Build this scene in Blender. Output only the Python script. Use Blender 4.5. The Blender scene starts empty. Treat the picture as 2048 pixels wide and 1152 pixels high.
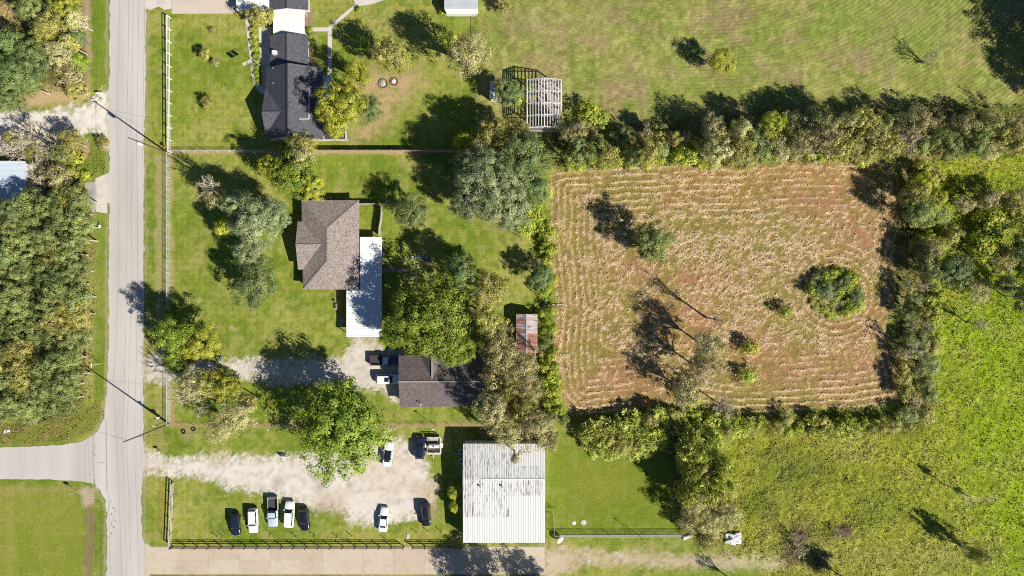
import bpy, math, random
import numpy as np
R = math.radians
random.seed(7); rng = np.random.default_rng(11)
S = bpy.context.scene
COL = S.collection
# ------------------------------------------------------------------ camera, sky, sun, exposure
H = 136.0                                     # flying height of the drone
cam_d = bpy.data.cameras.new('camera'); cam = bpy.data.objects.new('camera', cam_d); COL.objects.link(cam)
cam.location = (0, 0, H); cam.rotation_euler = (0, 0, 0)
cam_d.sensor_width = 36; cam_d.lens = 36 * H / 204.8; cam_d.clip_end = 6000; cam_d.clip_start = .5
S.camera = cam
SUN = np.array([1.06, -0.74, 1.0]); SUN /= np.linalg.norm(SUN)      # towards the sun
ELEV = math.asin(SUN[2]); AZ = math.atan2(SUN[0], SUN[1])           # azimuth clockwise from +Y
W = bpy.data.worlds.new('World'); S.world = W; W.use_nodes = True
wn = W.node_tree.nodes; wl = W.node_tree.links
sky = wn.new('ShaderNodeTexSky'); sky.sky_type = 'NISHITA'; sky.sun_disc = False
sky.sun_elevation = ELEV; sky.sun_rotation = AZ; sky.air_density = 1.0; sky.dust_density = .25; sky.ozone_density = 6.5
wl.new(sky.outputs[0], wn['Background'].inputs[0]); wn['Background'].inputs[1].default_value = .05
sd = bpy.data.lights.new('sun', 'SUN'); sun = bpy.data.objects.new('sun', sd); COL.objects.link(sun)
sd.energy = 5.0; sd.angle = R(.5); sd.color = (1, .94, .84)
from mathutils import Vector
sun.rotation_euler = Vector(SUN).to_track_quat('Z', 'Y').to_euler(); sun.location = (40, -30, 60)
S.view_settings.view_transform = 'Standard'; S.view_settings.look = 'None'
S.view_settings.exposure = .66; S.view_settings.gamma = 1; S.view_settings.use_curve_mapping = False
S.cycles.filter_width = 1.05; S.cycles.use_denoising = False
S.cycles.max_bounces = 6; S.cycles.diffuse_bounces = 3; S.cycles.transparent_max_bounces = 8
KB = 1.5                                       # picture brightness of a sunlit white sheet at this exposure

# ------------------------------------------------------------------ helpers
def at(px, py, h=0.0):                         # the point at height h seen at photo pixel (px, py)
    k = .1 * (1 - h / H)
    return ((px - 1024) * k, (576 - py) * k, h)
def lin(c):
    c = np.asarray(c, float) / 255
    return np.where(c <= .04045, c / 12.92, ((c + .055) / 1.055) ** 2.4)
def alb(r, g, b, f=1.0):                       # base colour of a thing that looks (r,g,b) in full sun
    return tuple(np.clip(lin((r, g, b)) / KB * f, .003, .86))

def vnoise(x, y, seed):
    r = np.random.default_rng(seed).random((256, 256))
    xi = np.floor(x).astype(int); yi = np.floor(y).astype(int)
    fx = x - xi; fy = y - yi; fx = fx * fx * (3 - 2 * fx); fy = fy * fy * (3 - 2 * fy)
    a = r[xi & 255, yi & 255]; b = r[(xi + 1) & 255, yi & 255]; c = r[xi & 255, (yi + 1) & 255]; d = r[(xi + 1) & 255, (yi + 1) & 255]
    return (a * (1 - fx) + b * fx) * (1 - fy) + (c * (1 - fx) + d * fx) * fy
def fbm(x, y, scale, seed, octs=4):
    v = 0; a = .5; t = 0; f = 1 / scale
    for i in range(octs):
        v = v + a * vnoise(x * f + 17.3 * i, y * f - 9.1 * i, seed + i); t += a; a *= .55; f *= 2.03
    return v / t
def sdist(X, Y, poly):                          # signed distance to a polygon, inside positive
    P = np.asarray(poly, float); n = len(P)
    d2 = np.full(X.shape, 1e18); ins = np.zeros(X.shape, bool)
    for i in range(n):
        ax, ay = P[i]; bx, by = P[(i + 1) % n]
        ex, ey = bx - ax, by - ay
        t = np.clip(((X - ax) * ex + (Y - ay) * ey) / (ex * ex + ey * ey + 1e-12), 0, 1)
        d2 = np.minimum(d2, (X - ax - t * ex) ** 2 + (Y - ay - t * ey) ** 2)
        cr = (ay > Y) != (by > Y)
        with np.errstate(divide='ignore', invalid='ignore'):
            ins ^= cr & (X < ex * (Y - ay) / (ey + 1e-12) + ax)
    return np.where(ins, 1, -1) * np.sqrt(d2)
def W2(poly):                                    # pixel polygon -> ground metres
    return [at(px, py)[:2] for px, py in poly]

ORD = 'first second third fourth fifth sixth seventh eighth ninth tenth eleventh twelfth thirteenth fourteenth fifteenth sixteenth seventeenth eighteenth nineteenth twentieth'.split()
def ordinal(k): return ORD[k] if k < 20 else ('twenty ' + ORD[k - 20] if k < 29 else 'thirtieth' if k == 29 else 'thirty ' + ORD[k - 30])
def tag(o, label=None, cat=None, group=None, kind=None):
    if label: o['label'] = label
    if cat: o['category'] = cat
    if group: o['group'] = group
    if kind: o['kind'] = kind
    return o
def empty(name, loc, label=None, cat=None, group=None, kind=None, rz=0):
    o = bpy.data.objects.new(name, None); COL.objects.link(o); o.location = loc; o.rotation_euler = (0, 0, rz)
    o.empty_display_size = .3
    return tag(o, label, cat, group, kind)
def link(name, me, parent=None, loc=(0, 0, 0), rz=0):
    o = bpy.data.objects.new(name, me); COL.objects.link(o); o.location = loc; o.rotation_euler = (0, 0, rz)
    if parent: o.parent = parent
    return o
def np_mesh(name, V, F, mat, attrs=None, smooth=False):
    """mesh from vertex array and an (n,k) face array"""
    V = np.asarray(V, np.float32); F = np.asarray(F, np.int32); n, k = F.shape
    me = bpy.data.meshes.new(name)
    me.vertices.add(len(V)); me.vertices.foreach_set('co', V.ravel())
    me.loops.add(n * k); me.loops.foreach_set('vertex_index', F.ravel())
    me.polygons.add(n); me.polygons.foreach_set('loop_start', np.arange(0, n * k, k, dtype=np.int32))
    me.polygons.foreach_set('loop_total', np.full(n, k, np.int32))
    me.polygons.foreach_set('use_smooth', np.full(n, smooth))
    for an, (dom, typ, arr) in (attrs or {}).items():
        a = me.attributes.new(an, typ, dom); a.data.foreach_set('color' if typ == 'FLOAT_COLOR' else 'value', np.asarray(arr, np.float32).ravel())
    me.update(calc_edges=True)
    if mat: me.materials.append(mat)
    return me

class MB:
    """collects boxes, bars, tubes; build() links them as one mesh object"""
    def __init__(s): s.v = []; s.f = []
    def add(s, vs, fs):
        o = len(s.v); s.v += [tuple(p) for p in vs]; s.f += [tuple(i + o for i in f) for f in fs]; return s
    def box(s, x0, y0, z0, x1, y1, z1):
        return s.add([(x0, y0, z0), (x1, y0, z0), (x1, y1, z0), (x0, y1, z0), (x0, y0, z1), (x1, y0, z1), (x1, y1, z1), (x0, y1, z1)],
                     [(3, 2, 1, 0), (4, 5, 6, 7), (0, 1, 5, 4), (1, 2, 6, 5), (2, 3, 7, 6), (3, 0, 4, 7)])
    def bar(s, a, b, w, h=None, up=(0, 0, 1)):
        h = h or w; a = Vector(a); b = Vector(b); d = (b - a).normalized(); u = Vector(up)
        if abs(d.dot(u)) > .98: u = Vector((1, 0, 0))
        x = d.cross(u).normalized(); z = x.cross(d).normalized()
        vs = [p + x * (sx * w / 2) + z * (sz * h / 2) for p in (a, b) for sx, sz in ((-1, -1), (1, -1), (1, 1), (-1, 1))]
        return s.add(vs, [(3, 2, 1, 0), (4, 5, 6, 7), (0, 1, 5, 4), (1, 2, 6, 5), (2, 3, 7, 6), (3, 0, 4, 7)])
    def tube(s, pts, rad, n=8, caps=True):
        pts = [Vector(p) for p in pts]; rads = rad if hasattr(rad, '__len__') else [rad] * len(pts)
        vs = []; fs = []
        for i, p in enumerate(pts):
            d = (pts[min(i + 1, len(pts) - 1)] - pts[max(i - 1, 0)]).normalized()
            u = Vector((0, 0, 1)) if abs(d.z) < .9 else Vector((1, 0, 0))
            x = d.cross(u).normalized(); z = x.cross(d)
            for k in range(n):
                a = 2 * math.pi * k / n
                vs.append(p + (x * math.cos(a) + z * math.sin(a)) * rads[i])
        for i in range(len(pts) - 1):
            for k in range(n):
                fs.append((i * n + k, i * n + (k + 1) % n, (i + 1) * n + (k + 1) % n, (i + 1) * n + k))
        if caps:
            fs.append(tuple(range(n - 1, -1, -1))); fs.append(tuple((len(pts) - 1) * n + k for k in range(n)))
        return s.add(vs, fs)
    def slab(s, polys, t):
        """roof-like sheet: polygons (shared corners by value) thickened downward by t"""
        key = {}; vs = []
        def vi(p):
            k = tuple(round(c, 4) for c in p)
            if k not in key: key[k] = len(vs); vs.append(p)
            return key[k]
        fs = []
        for P in polys:
            ids = [vi(p) for p in P]
            n = Vector((0, 0, 0)); 
            for i in range(len(P)): n += Vector(P[i]).cross(Vector(P[(i + 1) % len(P)]))
            fs.append(ids if n.z > 0 else ids[::-1])
        ed = {}
        for f in fs:
            for i in range(len(f)): ed[(f[i], f[(i + 1) % len(f)])] = 1
        nv = len(vs); out = list(map(tuple, fs)) + [tuple(i + nv for i in f[::-1]) for f in fs]
        for a, b in ed:
            if (b, a) not in ed: out.append((b, a, a + nv, b + nv))
        return s.add(vs + [(p[0], p[1], p[2] - t) for p in vs], out)
    def build(s, name, mat, parent=None, org=None, smooth=False, loc=None):
        org = org or (0, 0, 0)
        me = bpy.data.meshes.new(name)
        me.from_pydata([(p[0] - org[0], p[1] - org[1], p[2] - org[2]) for p in s.v], [], s.f); me.update()
        if smooth: me.polygons.foreach_set('use_smooth', [True] * len(me.polygons))
        if mat: me.materials.append(mat)
        return link(name, me, parent, loc if loc is not None else ((0, 0, 0) if parent else org))

# ------------------------------------------------------------------ materials
MATS = {}
def nt(name):
    m = bpy.data.materials.new(name); m.use_nodes = True; n = m.node_tree
    return m, n.nodes, n.links, n.nodes['Principled BSDF']
def mat(name, col, rough=.7, metal=0, var=.12, scale=3.0, bump=0.0, spec=.4, stretch=None, dirt=None, dscale=.6, coat=0):
    """painted, wooden, metal or mineral surface: noise varies its tone, a second larger noise lays on dirt"""
    if name in MATS: return MATS[name]
    m, N, L, P = nt(name)
    tc = N.new('ShaderNodeTexCoord'); mp = N.new('ShaderNodeMapping'); L.new(tc.outputs['Object'], mp.inputs[0])
    if stretch: mp.inputs['Scale'].default_value = stretch
    nz = N.new('ShaderNodeTexNoise'); nz.inputs['Scale'].default_value = scale; nz.inputs['Detail'].default_value = 6; L.new(mp.outputs[0], nz.inputs[0])
    mx = N.new('ShaderNodeMix'); mx.data_type = 'RGBA'
    c = np.array(col)
    mx.inputs[6].default_value = (*np.clip(c * (1 - 2 * var), 0, 1), 1); mx.inputs[7].default_value = (*np.clip(c * (1 + 2 * var), 0, .9), 1)
    L.new(nz.outputs[0], mx.inputs[0]); out = mx.outputs[2]
    if dirt is not None:
        n2 = N.new('ShaderNodeTexNoise'); n2.inputs['Scale'].default_value = dscale; n2.inputs['Detail'].default_value = 8; n2.inputs['Roughness'].default_value = .65; L.new(mp.outputs[0], n2.inputs[0])
        rp = N.new('ShaderNodeValToRGB'); rp.color_ramp.elements[0].position = .5; rp.color_ramp.elements[1].position = .72; L.new(n2.outputs[0], rp.inputs[0])
        m2 = N.new('ShaderNodeMix'); m2.data_type = 'RGBA'; L.new(rp.outputs[0], m2.inputs[0]); L.new(out, m2.inputs[6]); m2.inputs[7].default_value = (*dirt, 1); out = m2.outputs[2]
    L.new(out, P.inputs['Base Color']); P.inputs['Roughness'].default_value = rough; P.inputs['Metallic'].default_value = metal
    P.inputs['Specular IOR Level'].default_value = spec; P.inputs['Coat Weight'].default_value = coat
    if bump:
        b = N.new('ShaderNodeBump'); b.inputs['Strength'].default_value = bump; b.inputs['Distance'].default_value = .03; L.new(nz.outputs[0], b.inputs['Height']); L.new(b.outputs[0], P.inputs['Normal'])
    MATS[name] = m; return m
def ground_mat(name, s1, s2, amp, bump, dist, rough=.9):
    """reads the ground's own colour map and breaks it up with fine grain and relief"""
    m, N, L, P = nt(name)
    tc = N.new('ShaderNodeTexCoord'); at_ = N.new('ShaderNodeAttribute'); at_.attribute_name = 'tone'
    a = N.new('ShaderNodeTexNoise'); a.inputs['Scale'].default_value = s1; a.inputs['Detail'].default_value = 5; a.inputs['Roughness'].default_value = .7; L.new(tc.outputs['Object'], a.inputs[0])
    b = N.new('ShaderNodeTexNoise'); b.inputs['Scale'].default_value = s2; b.inputs['Detail'].default_value = 3; L.new(tc.outputs['Object'], b.inputs[0])
    ad = N.new('ShaderNodeMath'); ad.operation = 'ADD'; L.new(a.outputs[0], ad.inputs[0]); L.new(b.outputs[0], ad.inputs[1])
    mr = N.new('ShaderNodeMapRange'); mr.inputs[1].default_value = .78; mr.inputs[2].default_value = 1.22; mr.inputs[3].default_value = 1 - amp; mr.inputs[4].default_value = 1 + amp; L.new(ad.outputs[0], mr.inputs[0])
    mu = N.new('ShaderNodeVectorMath'); mu.operation = 'SCALE'; L.new(at_.outputs['Color'], mu.inputs[0]); L.new(mr.outputs[0], mu.inputs['Scale'])
    L.new(mu.outputs[0], P.inputs['Base Color']); P.inputs['Roughness'].default_value = rough; P.inputs['Specular IOR Level'].default_value = .15
    bp = N.new('ShaderNodeBump'); bp.inputs['Strength'].default_value = bump; bp.inputs['Distance'].default_value = dist; L.new(ad.outputs[0], bp.inputs['Height']); L.new(bp.outputs[0], P.inputs['Normal'])
    return m
def leaf_mat(name, c0, c1, trans=.3):
    m, N, L, P = nt(name)
    a = N.new('ShaderNodeAttribute'); a.attribute_name = 'tint'
    oi = N.new('ShaderNodeObjectInfo')
    mx = N.new('ShaderNodeMix'); mx.data_type = 'RGBA'; mx.inputs[6].default_value = (*c0, 1); mx.inputs[7].default_value = (*c1, 1); L.new(a.outputs['Fac'], mx.inputs[0])
    hs = N.new('ShaderNodeHueSaturation'); L.new(mx.outputs[2], hs.inputs['Color'])
    h = N.new('ShaderNodeMapRange'); h.inputs[3].default_value = .493; h.inputs[4].default_value = .507; L.new(oi.outputs['Random'], h.inputs[0]); L.new(h.outputs[0], hs.inputs['Hue'])
    v = N.new('ShaderNodeMapRange'); v.inputs[3].default_value = .82; v.inputs[4].default_value = 1.18; L.new(oi.outputs['Random'], v.inputs[0]); L.new(v.outputs[0], hs.inputs['Value'])
    L.new(hs.outputs[0], P.inputs['Base Color']); P.inputs['Roughness'].default_value = .55; P.inputs['Specular IOR Level'].default_value = .3
    t = N.new('ShaderNodeBsdfTranslucent'); L.new(hs.outputs[0], t.inputs[0])
    ms = N.new('ShaderNodeMixShader'); ms.inputs[0].default_value = trans; L.new(P.outputs[0], ms.inputs[1]); L.new(t.outputs[0], ms.inputs[2])
    L.new(ms.outputs[0], N['Material Output'].inputs[0])
    return m
# ------------------------------------------------------------------ the ground: one relief sheet, cut into its kinds of cover
HAY = [(1100,350),(1135,338),(1300,332),(1480,325),(1600,316),(1735,320),(1795,335),(1805,420),(1785,520),(1795,600),(1770,650),(1800,740),(1810,800),(1720,815),(1600,822),(1480,828),(1330,806),(1250,824),(1150,832),(1116,790),(1104,700),(1112,610),(1098,480)]
PASTURE = [(956,-90),(2160,-90),(2160,240),(2000,262),(1800,262),(1500,262),(1300,262),(1130,262),(1040,262),(958,262)]
MEADOW = [(1835,305),(2160,270),(2160,1250),(1560,1250),(1520,1130),(1440,1115),(1425,1085),(1440,900),(1500,868),(1700,868),(1850,850),(1862,700),(1870,520)]
LOT = [(280,896),(310,911),(330,916),(400,914),(520,914),(605,911),(690,900),(745,884),(765,874),(800,884),(822,884),(838,905),(850,925),(866,965),(862,1000),(852,1025),(800,1042),(740,1047),(705,1047),(690,1020),(650,1018),(612,1014),(590,1003),(560,995),(500,985),(440,970),(400,955),(350,950),(320,948),(280,946)]
MIDDRIVE = [(280,708),(330,712),(420,722),(500,722),(600,722),(688,716),(702,690),(712,678),(752,676),(752,690),(775,700),(806,705),(806,790),(792,800),(770,782),(740,778),(700,776),(640,768),(500,757),(400,752),(340,757),(325,768),(300,760),(280,750)]
LEFTDRIVE = [(-100,226),(0,226),(60,222),(150,217),(190,205),(208,180),(226,172),(226,300),(212,290),(197,268),(180,262),(150,282),(100,300),(0,300),(-100,300)]
TRACK = [(1088,1098),(1200,1104),(1300,1109),(1420,1116),(1560,1121),(1570,1136),(1420,1132),(1300,1128),(1160,1127),(1115,1150),(1120,1240),(1088,1240)]
WOODW = [(-100,365),(100,360),(150,372),(180,400),(180,470),(172,560),(172,640),(168,720),(165,800),(150,835),(60,840),(-100,835)]
WOODNW = [(-100,-90),(165,-90),(168,60),(172,150),(160,195),(80,185),(40,215),(-100,225)]
BRUSH = [(-100,285),(60,262),(120,258),(165,275),(170,330),(150,350),(165,365),(-100,365)]
HEDGEN = [(1110,262),(1300,240),(1560,215),(1860,205),(2160,215),(2160,300),(1860,322),(1700,318),(1480,326),(1300,330),(1130,336),(1080,330)]
HEDGEE = [(1795,330),(1868,330),(1878,520),(1866,720),(1866,850),(1800,860),(1790,640),(1790,480)]
WOODE = [(1890,352),(2160,345),(2160,628),(1990,625),(1905,600),(1880,500)]
HEDGES = [(1115,830),(1250,826),(1340,806),(1500,828),(1800,815),(1865,845),(1840,872),(1500,868),(1400,872),(1330,905),(1190,908),(1165,860)]
HEDGEW = [(1062,430),(1098,420),(1102,600),(1108,700),(1118,800),(1135,842),(1095,850),(1082,700),(1070,560)]
COPSE = [(1345,880),(1440,880),(1470,990),(1480,1080),(1400,1090),(1365,1060),(1350,1000)]
YARDTREES = [(965,640),(1085,712),(1085,880),(960,880),(968,800)]
ROAD = [(220,-90),(219,160),(219,300),(218,480),(217,700),(214,790),(208,835),(197,858),(188,868),(188,968),(199,980),(210,1000),(214,1025),(213,1250),(292,1250),(291,1090),(284,1070),(283,1000),(284,960),(290,925),(286,890),(287,780),(288,500),(288,300),(291,150),(293,-90)]
SIDEST = [(-120,897),(0,895),(60,893),(120,890),(165,883),(188,868),(188,968),(165,963),(100,959),(0,958),(-120,958)]

STEP = .3
gx = np.arange(-112, 112.01, STEP); gy = np.arange(-66, 66.01, STEP)
GX, GY = np.meshgrid(gx, gy); PX = GX * 10 + 1024; PY = 576 - GY * 10
wob = (fbm(GX, GY, 2.2, 3) - .5) * 16 + (fbm(GX, GY, .7, 31, 2) - .5) * 7
def msk(poly, feather=5, w=1.0): return np.clip(.5 + (sdist(PX, PY, poly) + wob * w) / (2 * feather), 0, 1)
n1 = fbm(GX, GY, 9, 41); n2 = fbm(GX, GY, 2.6, 51); n3 = fbm(GX, GY, .8, 61, 3); n4 = fbm(GX, GY, 22, 71, 3)
def band(n, lo, hi): return np.clip((n - lo) / (hi - lo), 0, 1)
C = np.zeros(GX.shape + (3,)); Z = np.zeros(GX.shape)
def blend(C, m, rgb, f=1.0): 
    c = np.array(alb(*rgb, f)) if not isinstance(rgb, np.ndarray) else rgb
    return C * (1 - m[..., None]) + c * m[..., None]
# mown lawn: deep green, yellow-green and straw patches, faint mower lines both ways
C[:] = alb(140, 154, 56)
C = blend(C, band(n1, .42, .60) * .85, (168, 170, 78)); C = blend(C, band(n2, .5, .68) * .5, (112, 138, 40)); C = blend(C, band(n1 * .5 + n3 * .5, .53, .68) * .65, (174, 170, 96)); C = blend(C, band(1 - n4, .5, .62) * .35, (104, 134, 34))
ml = .5 + .5 * np.sin(GX * 2 * math.pi / 1.15 + n2 * 2); m2 = .5 + .5 * np.sin(GY * 2 * math.pi / 1.3 + n2 * 2)
C = C * (1 + .1 * (ml - .5) + .08 * (m2 - .5))[..., None]
C = C * (.78 + .44 * n3)[..., None]
Z += .04 * (n3 - .5)
C = blend(C, band(fbm(GX, GY, 1.4, 301, 3), .56, .68) * .45, (182, 174, 106)); C = blend(C, band(fbm(GX, GY, .9, 311, 2), .66, .8) * .4, (86, 112, 34))
# back lawn beyond the white building is cut lower and darker; the paddock across the side street is yellower
C = blend(C, msk([(1092,880),(1180,900),(1330,915),(1360,1000),(1400,1068),(1092,1068)], 12) * .5, (122, 140, 34))
C = blend(C, msk([(1150,930),(1240,925),(1290,985),(1200,1010),(1130,990)], 30) * .5, (156, 152, 62))
C = blend(C, msk([(-100,975),(150,980),(172,1020),(170,1250),(-100,1250)], 14) * .55, (148, 152, 58))
C = blend(C, msk([(-100,972),(150,972),(160,984),(-100,988)], 4) * .6, (176, 160, 100))
for (a, b) in ((12, 30),): C = blend(C, msk([(a,1000),(b,1000),(b,1250),(a,1250)], 6) * .45, (172, 165, 85))
C = blend(C, msk([(172,1000),(186,1000),(186,1250),(170,1250)], 4) * .85, (150, 128, 98))
C = blend(C, msk([(158,975),(196,975),(186,1012),(172,1012)], 5) * .8, (205, 185, 160))
C = blend(C, msk([(196,1020),(214,1030),(214,1250),(194,1250)], 4) * .6, (112, 128, 52))
# verge west of the road, bare strip behind it
C = blend(C, msk([(176,-90),(222,-90),(220,175),(182,180)], 3) * .7, (112, 140, 34))
C = blend(C, msk([(163,-90),(178,-90),(182,120),(178,200),(165,200)], 3) * .9, (186, 164, 132))
C = blend(C, msk([(170,420),(190,430),(186,800),(165,790)], 5) * .8, (184, 174, 112))
C = blend(C, msk([(190,440),(217,440),(214,800),(188,800)], 5) * .5, (110, 138, 40))
C = blend(C, msk([(-100,845),(120,838),(200,800),(212,840),(190,862),(120,888),(-100,894)], 6) * .7, (120, 130, 52))
C = blend(C, band(n3 * .6 + n2 * .4, .5, .62) * msk([(-100,860),(120,845),(205,815),(195,862),(120,888),(-100,894)], 8) * .7, (165, 140, 85))
# east verge, ditch strip along the chain-link fence
C = blend(C, msk([(311,312),(330,312),(330,720),(311,720)], 3) * .8, (178, 166, 116))
C = blend(C, msk([(311,800),(328,780),(328,905),(311,900)], 4) * .7, (170, 158, 100))
C = blend(C, msk([(336,312),(346,312),(346,615),(336,615)], 2) * .7, (184, 168, 120))
C = blend(C, msk([(336,770),(346,770),(348,850),(336,850)], 2) * .7, (190, 160, 120))
C = blend(C, msk([(320,960),(330,960),(330,1080),(316,1080)], 3) * .5, (150, 135, 60))
for py in (847, 300): C = blend(C, msk([(340,py),(1000,py),(1000,py+8),(340,py+8)], 2, .4) * .75, (198, 168, 128))
C = blend(C, msk([(352,856),(392,856),(388,872),(376,888),(360,872)], 4) * .7, (170, 158, 110))
# worn tan earth in the north yard, by the shed, under trees
C = blend(C, msk([(700,250),(760,235),(745,200),(690,190),(720,150),(760,140),(830,140),(850,170),(820,190),(790,210),(780,245),(750,280),(700,285)], 22) * np.clip(.35 + band(n2 * .6 + n3 * .4, .42, .56) * .6, 0, .92), (206, 174, 134))
C = blend(C, msk([(965,170),(1010,200),(1005,260),(960,240)], 8) * .8, (196, 160, 104))
C = blend(C, msk([(930,395),(1040,380),(1060,440),(1000,455),(940,430)], 16) * .6, (200, 172, 120))
C = blend(C, msk([(610,10),(625,10),(628,150),(616,150)], 3) * .9, (165, 140, 120))
for (a, b, r) in ((398, 600, 8), (463, 655, 8), (470, 660, 5)): C = blend(C, np.clip(1 - np.hypot(PX - a, PY - b) / r, 0, 1), (196, 184, 128))
# pasture: thin, tan and green with curving mower strokes
mp_ = msk(PASTURE, 5)
Cp = np.zeros_like(C); Cp[:] = alb(150, 152, 80)
Cp = blend(Cp, band(n4, .44, .62) * .7, (136, 152, 66)); Cp = blend(Cp, band(1 - n1, .5, .7) * .5, (170, 162, 96)); Cp = blend(Cp, band(n2 * .6 + n1 * .4, .52, .68) * .5, (152, 134, 90)); Cp = blend(Cp, band(fbm(GX, GY, 5, 95, 3), .58, .70) * .6, (176, 152, 112)); Cp = blend(Cp, band(fbm(GX, GY, 1.3, 98, 3), .52, .66) * .5, (186, 182, 112))
Cp = blend(Cp, msk([(1640,-60),(2000,-60),(1950,60),(1800,130),(1640,100),(1600,40)], 60) * .45, (134, 158, 66))
for (a, b, rx, ry) in ((1240, 175, 60, 45), (1440, 38, 80, 40), (1345, 142, 26, 20), (1720, 112, 70, 36), (1230, 30, 60, 30), (1060, 40, 70, 40), (1180, 80, 50, 30), (1560, 150, 60, 30)): Cp = blend(Cp, np.clip(1.1 - np.hypot((PX - a) / rx, (PY - b) / ry) + (n2 - .5) * 1.8, 0, 1) * .6, (172, 148, 114))
ang = np.hypot(PX - 1400, (PY + 330) * 1.25); st = np.sin(ang * 2 * math.pi / 9 + n2 * 5); Cp *= (1 + .15 * st * (.3 + n1))[..., None]
Cp *= (.66 + .68 * n3)[..., None]
C = C * (1 - mp_[..., None]) + Cp * mp_[..., None]; Z += mp_ * (.16 * (n3 - .5) + .06 * st * (.3 + n1))
# hay field: windrows follow the field's edge and ring the thicket; stubble, reddish litter, green regrowth
dh = sdist(PX, PY, HAY); mh = np.clip(.5 + (dh + wob * .8) / 8, 0, 1)
dth = np.hypot(PX - 1670, (PY - 588)) - 58
dd = np.where(dth < 45, dth, dh)
row = np.sin(dd * 2 * math.pi / 13 + (n2 - .5) * 2.6 + (n1 - .5) * 4); strength = np.clip(1.5 - dh / 100, .12, 1) * np.clip(.55 + 1.6 * (fbm(GX, GY, 5, 331, 3) - .4), .3, 1.2); strength = np.where(dth < 34, .6, strength)
wx_, wy_ = (fbm(GX, GY, 1.6, 201, 2) - .5) * 1.6, (fbm(GX, GY, 1.6, 207, 2) - .5) * 1.6
sq = 1 - np.abs(2 * fbm(GX + wx_, GY + wy_, .8, 211, 2) - 1) * 3.4                      # squiggled lines of dropped straw
rowl = np.clip((row - .5) * 3.2, -.55, 1.1)
hay = np.clip(rowl * strength * .85 + (1.15 - strength) * sq * .75 + (n3 - .5) * 1.7 + (n2 - .5) * .6 - .08, -1, 1)
Ch = np.zeros_like(C); Ch[:] = alb(160, 140, 80)
Ch = blend(Ch, band(n1, .45, .62) * .65, (150, 138, 70)); Ch = blend(Ch, band(1 - n4 + .3 * (n2 - .5), .53, .64) * .65, (178, 136, 88))
red = np.zeros(GX.shape)
for (a, b, rx, ry) in ((1360, 640, 110, 70), (1640, 390, 110, 60), (1260, 770, 90, 60), (1550, 730, 110, 60), (1380, 560, 90, 40), (1500, 690, 60, 40), (1720, 470, 70, 50), (1700, 740, 70, 40), (1280, 540, 60, 40)): red = np.maximum(red, np.clip(1.25 - np.hypot((PX - a) / rx, (PY - b) / ry) + (n2 - .5) * 1.2, 0, 1))
Ch = blend(Ch, np.clip(red, 0, 1) * .95, (180, 136, 98)); strength = strength * (1 - .75 * np.clip(red, 0, 1)); grn = band(fbm(GX, GY, 4, 171, 3), .52, .64)
Ch = blend(Ch, grn * .4, (146, 138, 64)); hay = hay - .3 * grn - .5 * red * (1 - .5 * n3)
Ch = blend(Ch, np.clip(hay * 1.1 + .2, 0, 1), (240, 208, 164)); Ch = Ch * (.72 + .56 * n3)[..., None]
C = C * (1 - mh[..., None]) + Ch * mh[..., None]; Z += mh * (.055 * np.clip(hay, -.4, 1) + .08 * (n3 - .5))
HAYMAP = hay * mh
# wild meadow
mm = msk(MEADOW, 8)
Cm = np.zeros_like(C); Cm[:] = alb(166, 168, 56)
east = np.clip((PX - 1780 + (n4 - .5) * 300) / 220, 0, 1)
Cm = blend(Cm, east, (156, 180, 24)); Cm = blend(Cm, band(n1, .5, .64) * .7 * (1 - .4 * east), (166, 164, 76)); Cm = blend(Cm, band(1 - n2, .52, .7) * .5, (112, 132, 34)); Cm = blend(Cm, band(n2 * .5 + n3 * .5, .55, .66) * .6 * (1 - .5 * east), (188, 180, 104))
for (a, b, rx, ry, rgb_, f_) in ((1590, 940, 120, 55, (92, 104, 40), .75), (1520, 1010, 70, 40, (100, 116, 36), .7), (1620, 1075, 80, 45, (120, 112, 60), .7), (1900, 420, 60, 40, (150, 170, 40), .5), (1980, 330, 90, 22, (176, 170, 70), .7), (1760, 1010, 90, 50, (104, 126, 34), .6), (1950, 1000, 60, 12, (196, 186, 120), .6), (1700, 900, 60, 30, (176, 168, 90), .6)): Cm = blend(Cm, np.clip(1.2 - np.hypot((PX - a) / rx, (PY - b) / ry) + (n2 - .5) * 1.6, 0, 1) * f_, rgb_)
Cm = blend(Cm, msk([(1400,1085),(2000,1095),(1980,1130),(1420,1140)], 25) * .5, (168, 162, 96))
Cm *= (.6 + .8 * n3)[..., None]
C = C * (1 - mm[..., None]) + Cm * mm[..., None]; n6 = fbm(GX, GY, 1.1, 401, 3); Z += mm * (.34 * (n6 - .5) + .16 * (n3 - .5) + .25 * (n2 - .5))
# litter under the woods and hedges
for P_, f in ((WOODW, .95), (WOODNW, .9), (BRUSH, .85), (HEDGEN, .85), (HEDGEE, .85), (WOODE, .15), (COPSE, .7), (YARDTREES, .7)):
    m = msk(P_, 7) * f; c = np.zeros_like(C); c[:] = alb(120, 112, 66); c = blend(c, band(n2, .45, .6), (178, 156, 110)); c = blend(c, band(n1, .5, .65) * .7, (96, 112, 44)); c *= (.65 + .7 * n3)[..., None]
    C = C * (1 - m[..., None]) + c * m[..., None]
for P_ in (HEDGES, HEDGEW): C = blend(C, msk(P_, 6) * .7, (130, 138, 48))
C = blend(C, msk([(60,165),(160,185),(165,205),(60,215),(50,200)], 8) * .9, (212, 184, 140)); C = blend(C, msk([(-60,5),(20,10),(28,40),(0,60),(-60,60)], 8), (206, 172, 120))
C = blend(C, msk([(150,300),(215,270),(222,350),(190,365),(155,350)], 7) * .7, (128, 144, 52)); C = blend(C, msk([(163,290),(176,290),(178,318),(166,318)], 4), (192, 160, 132))
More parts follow.
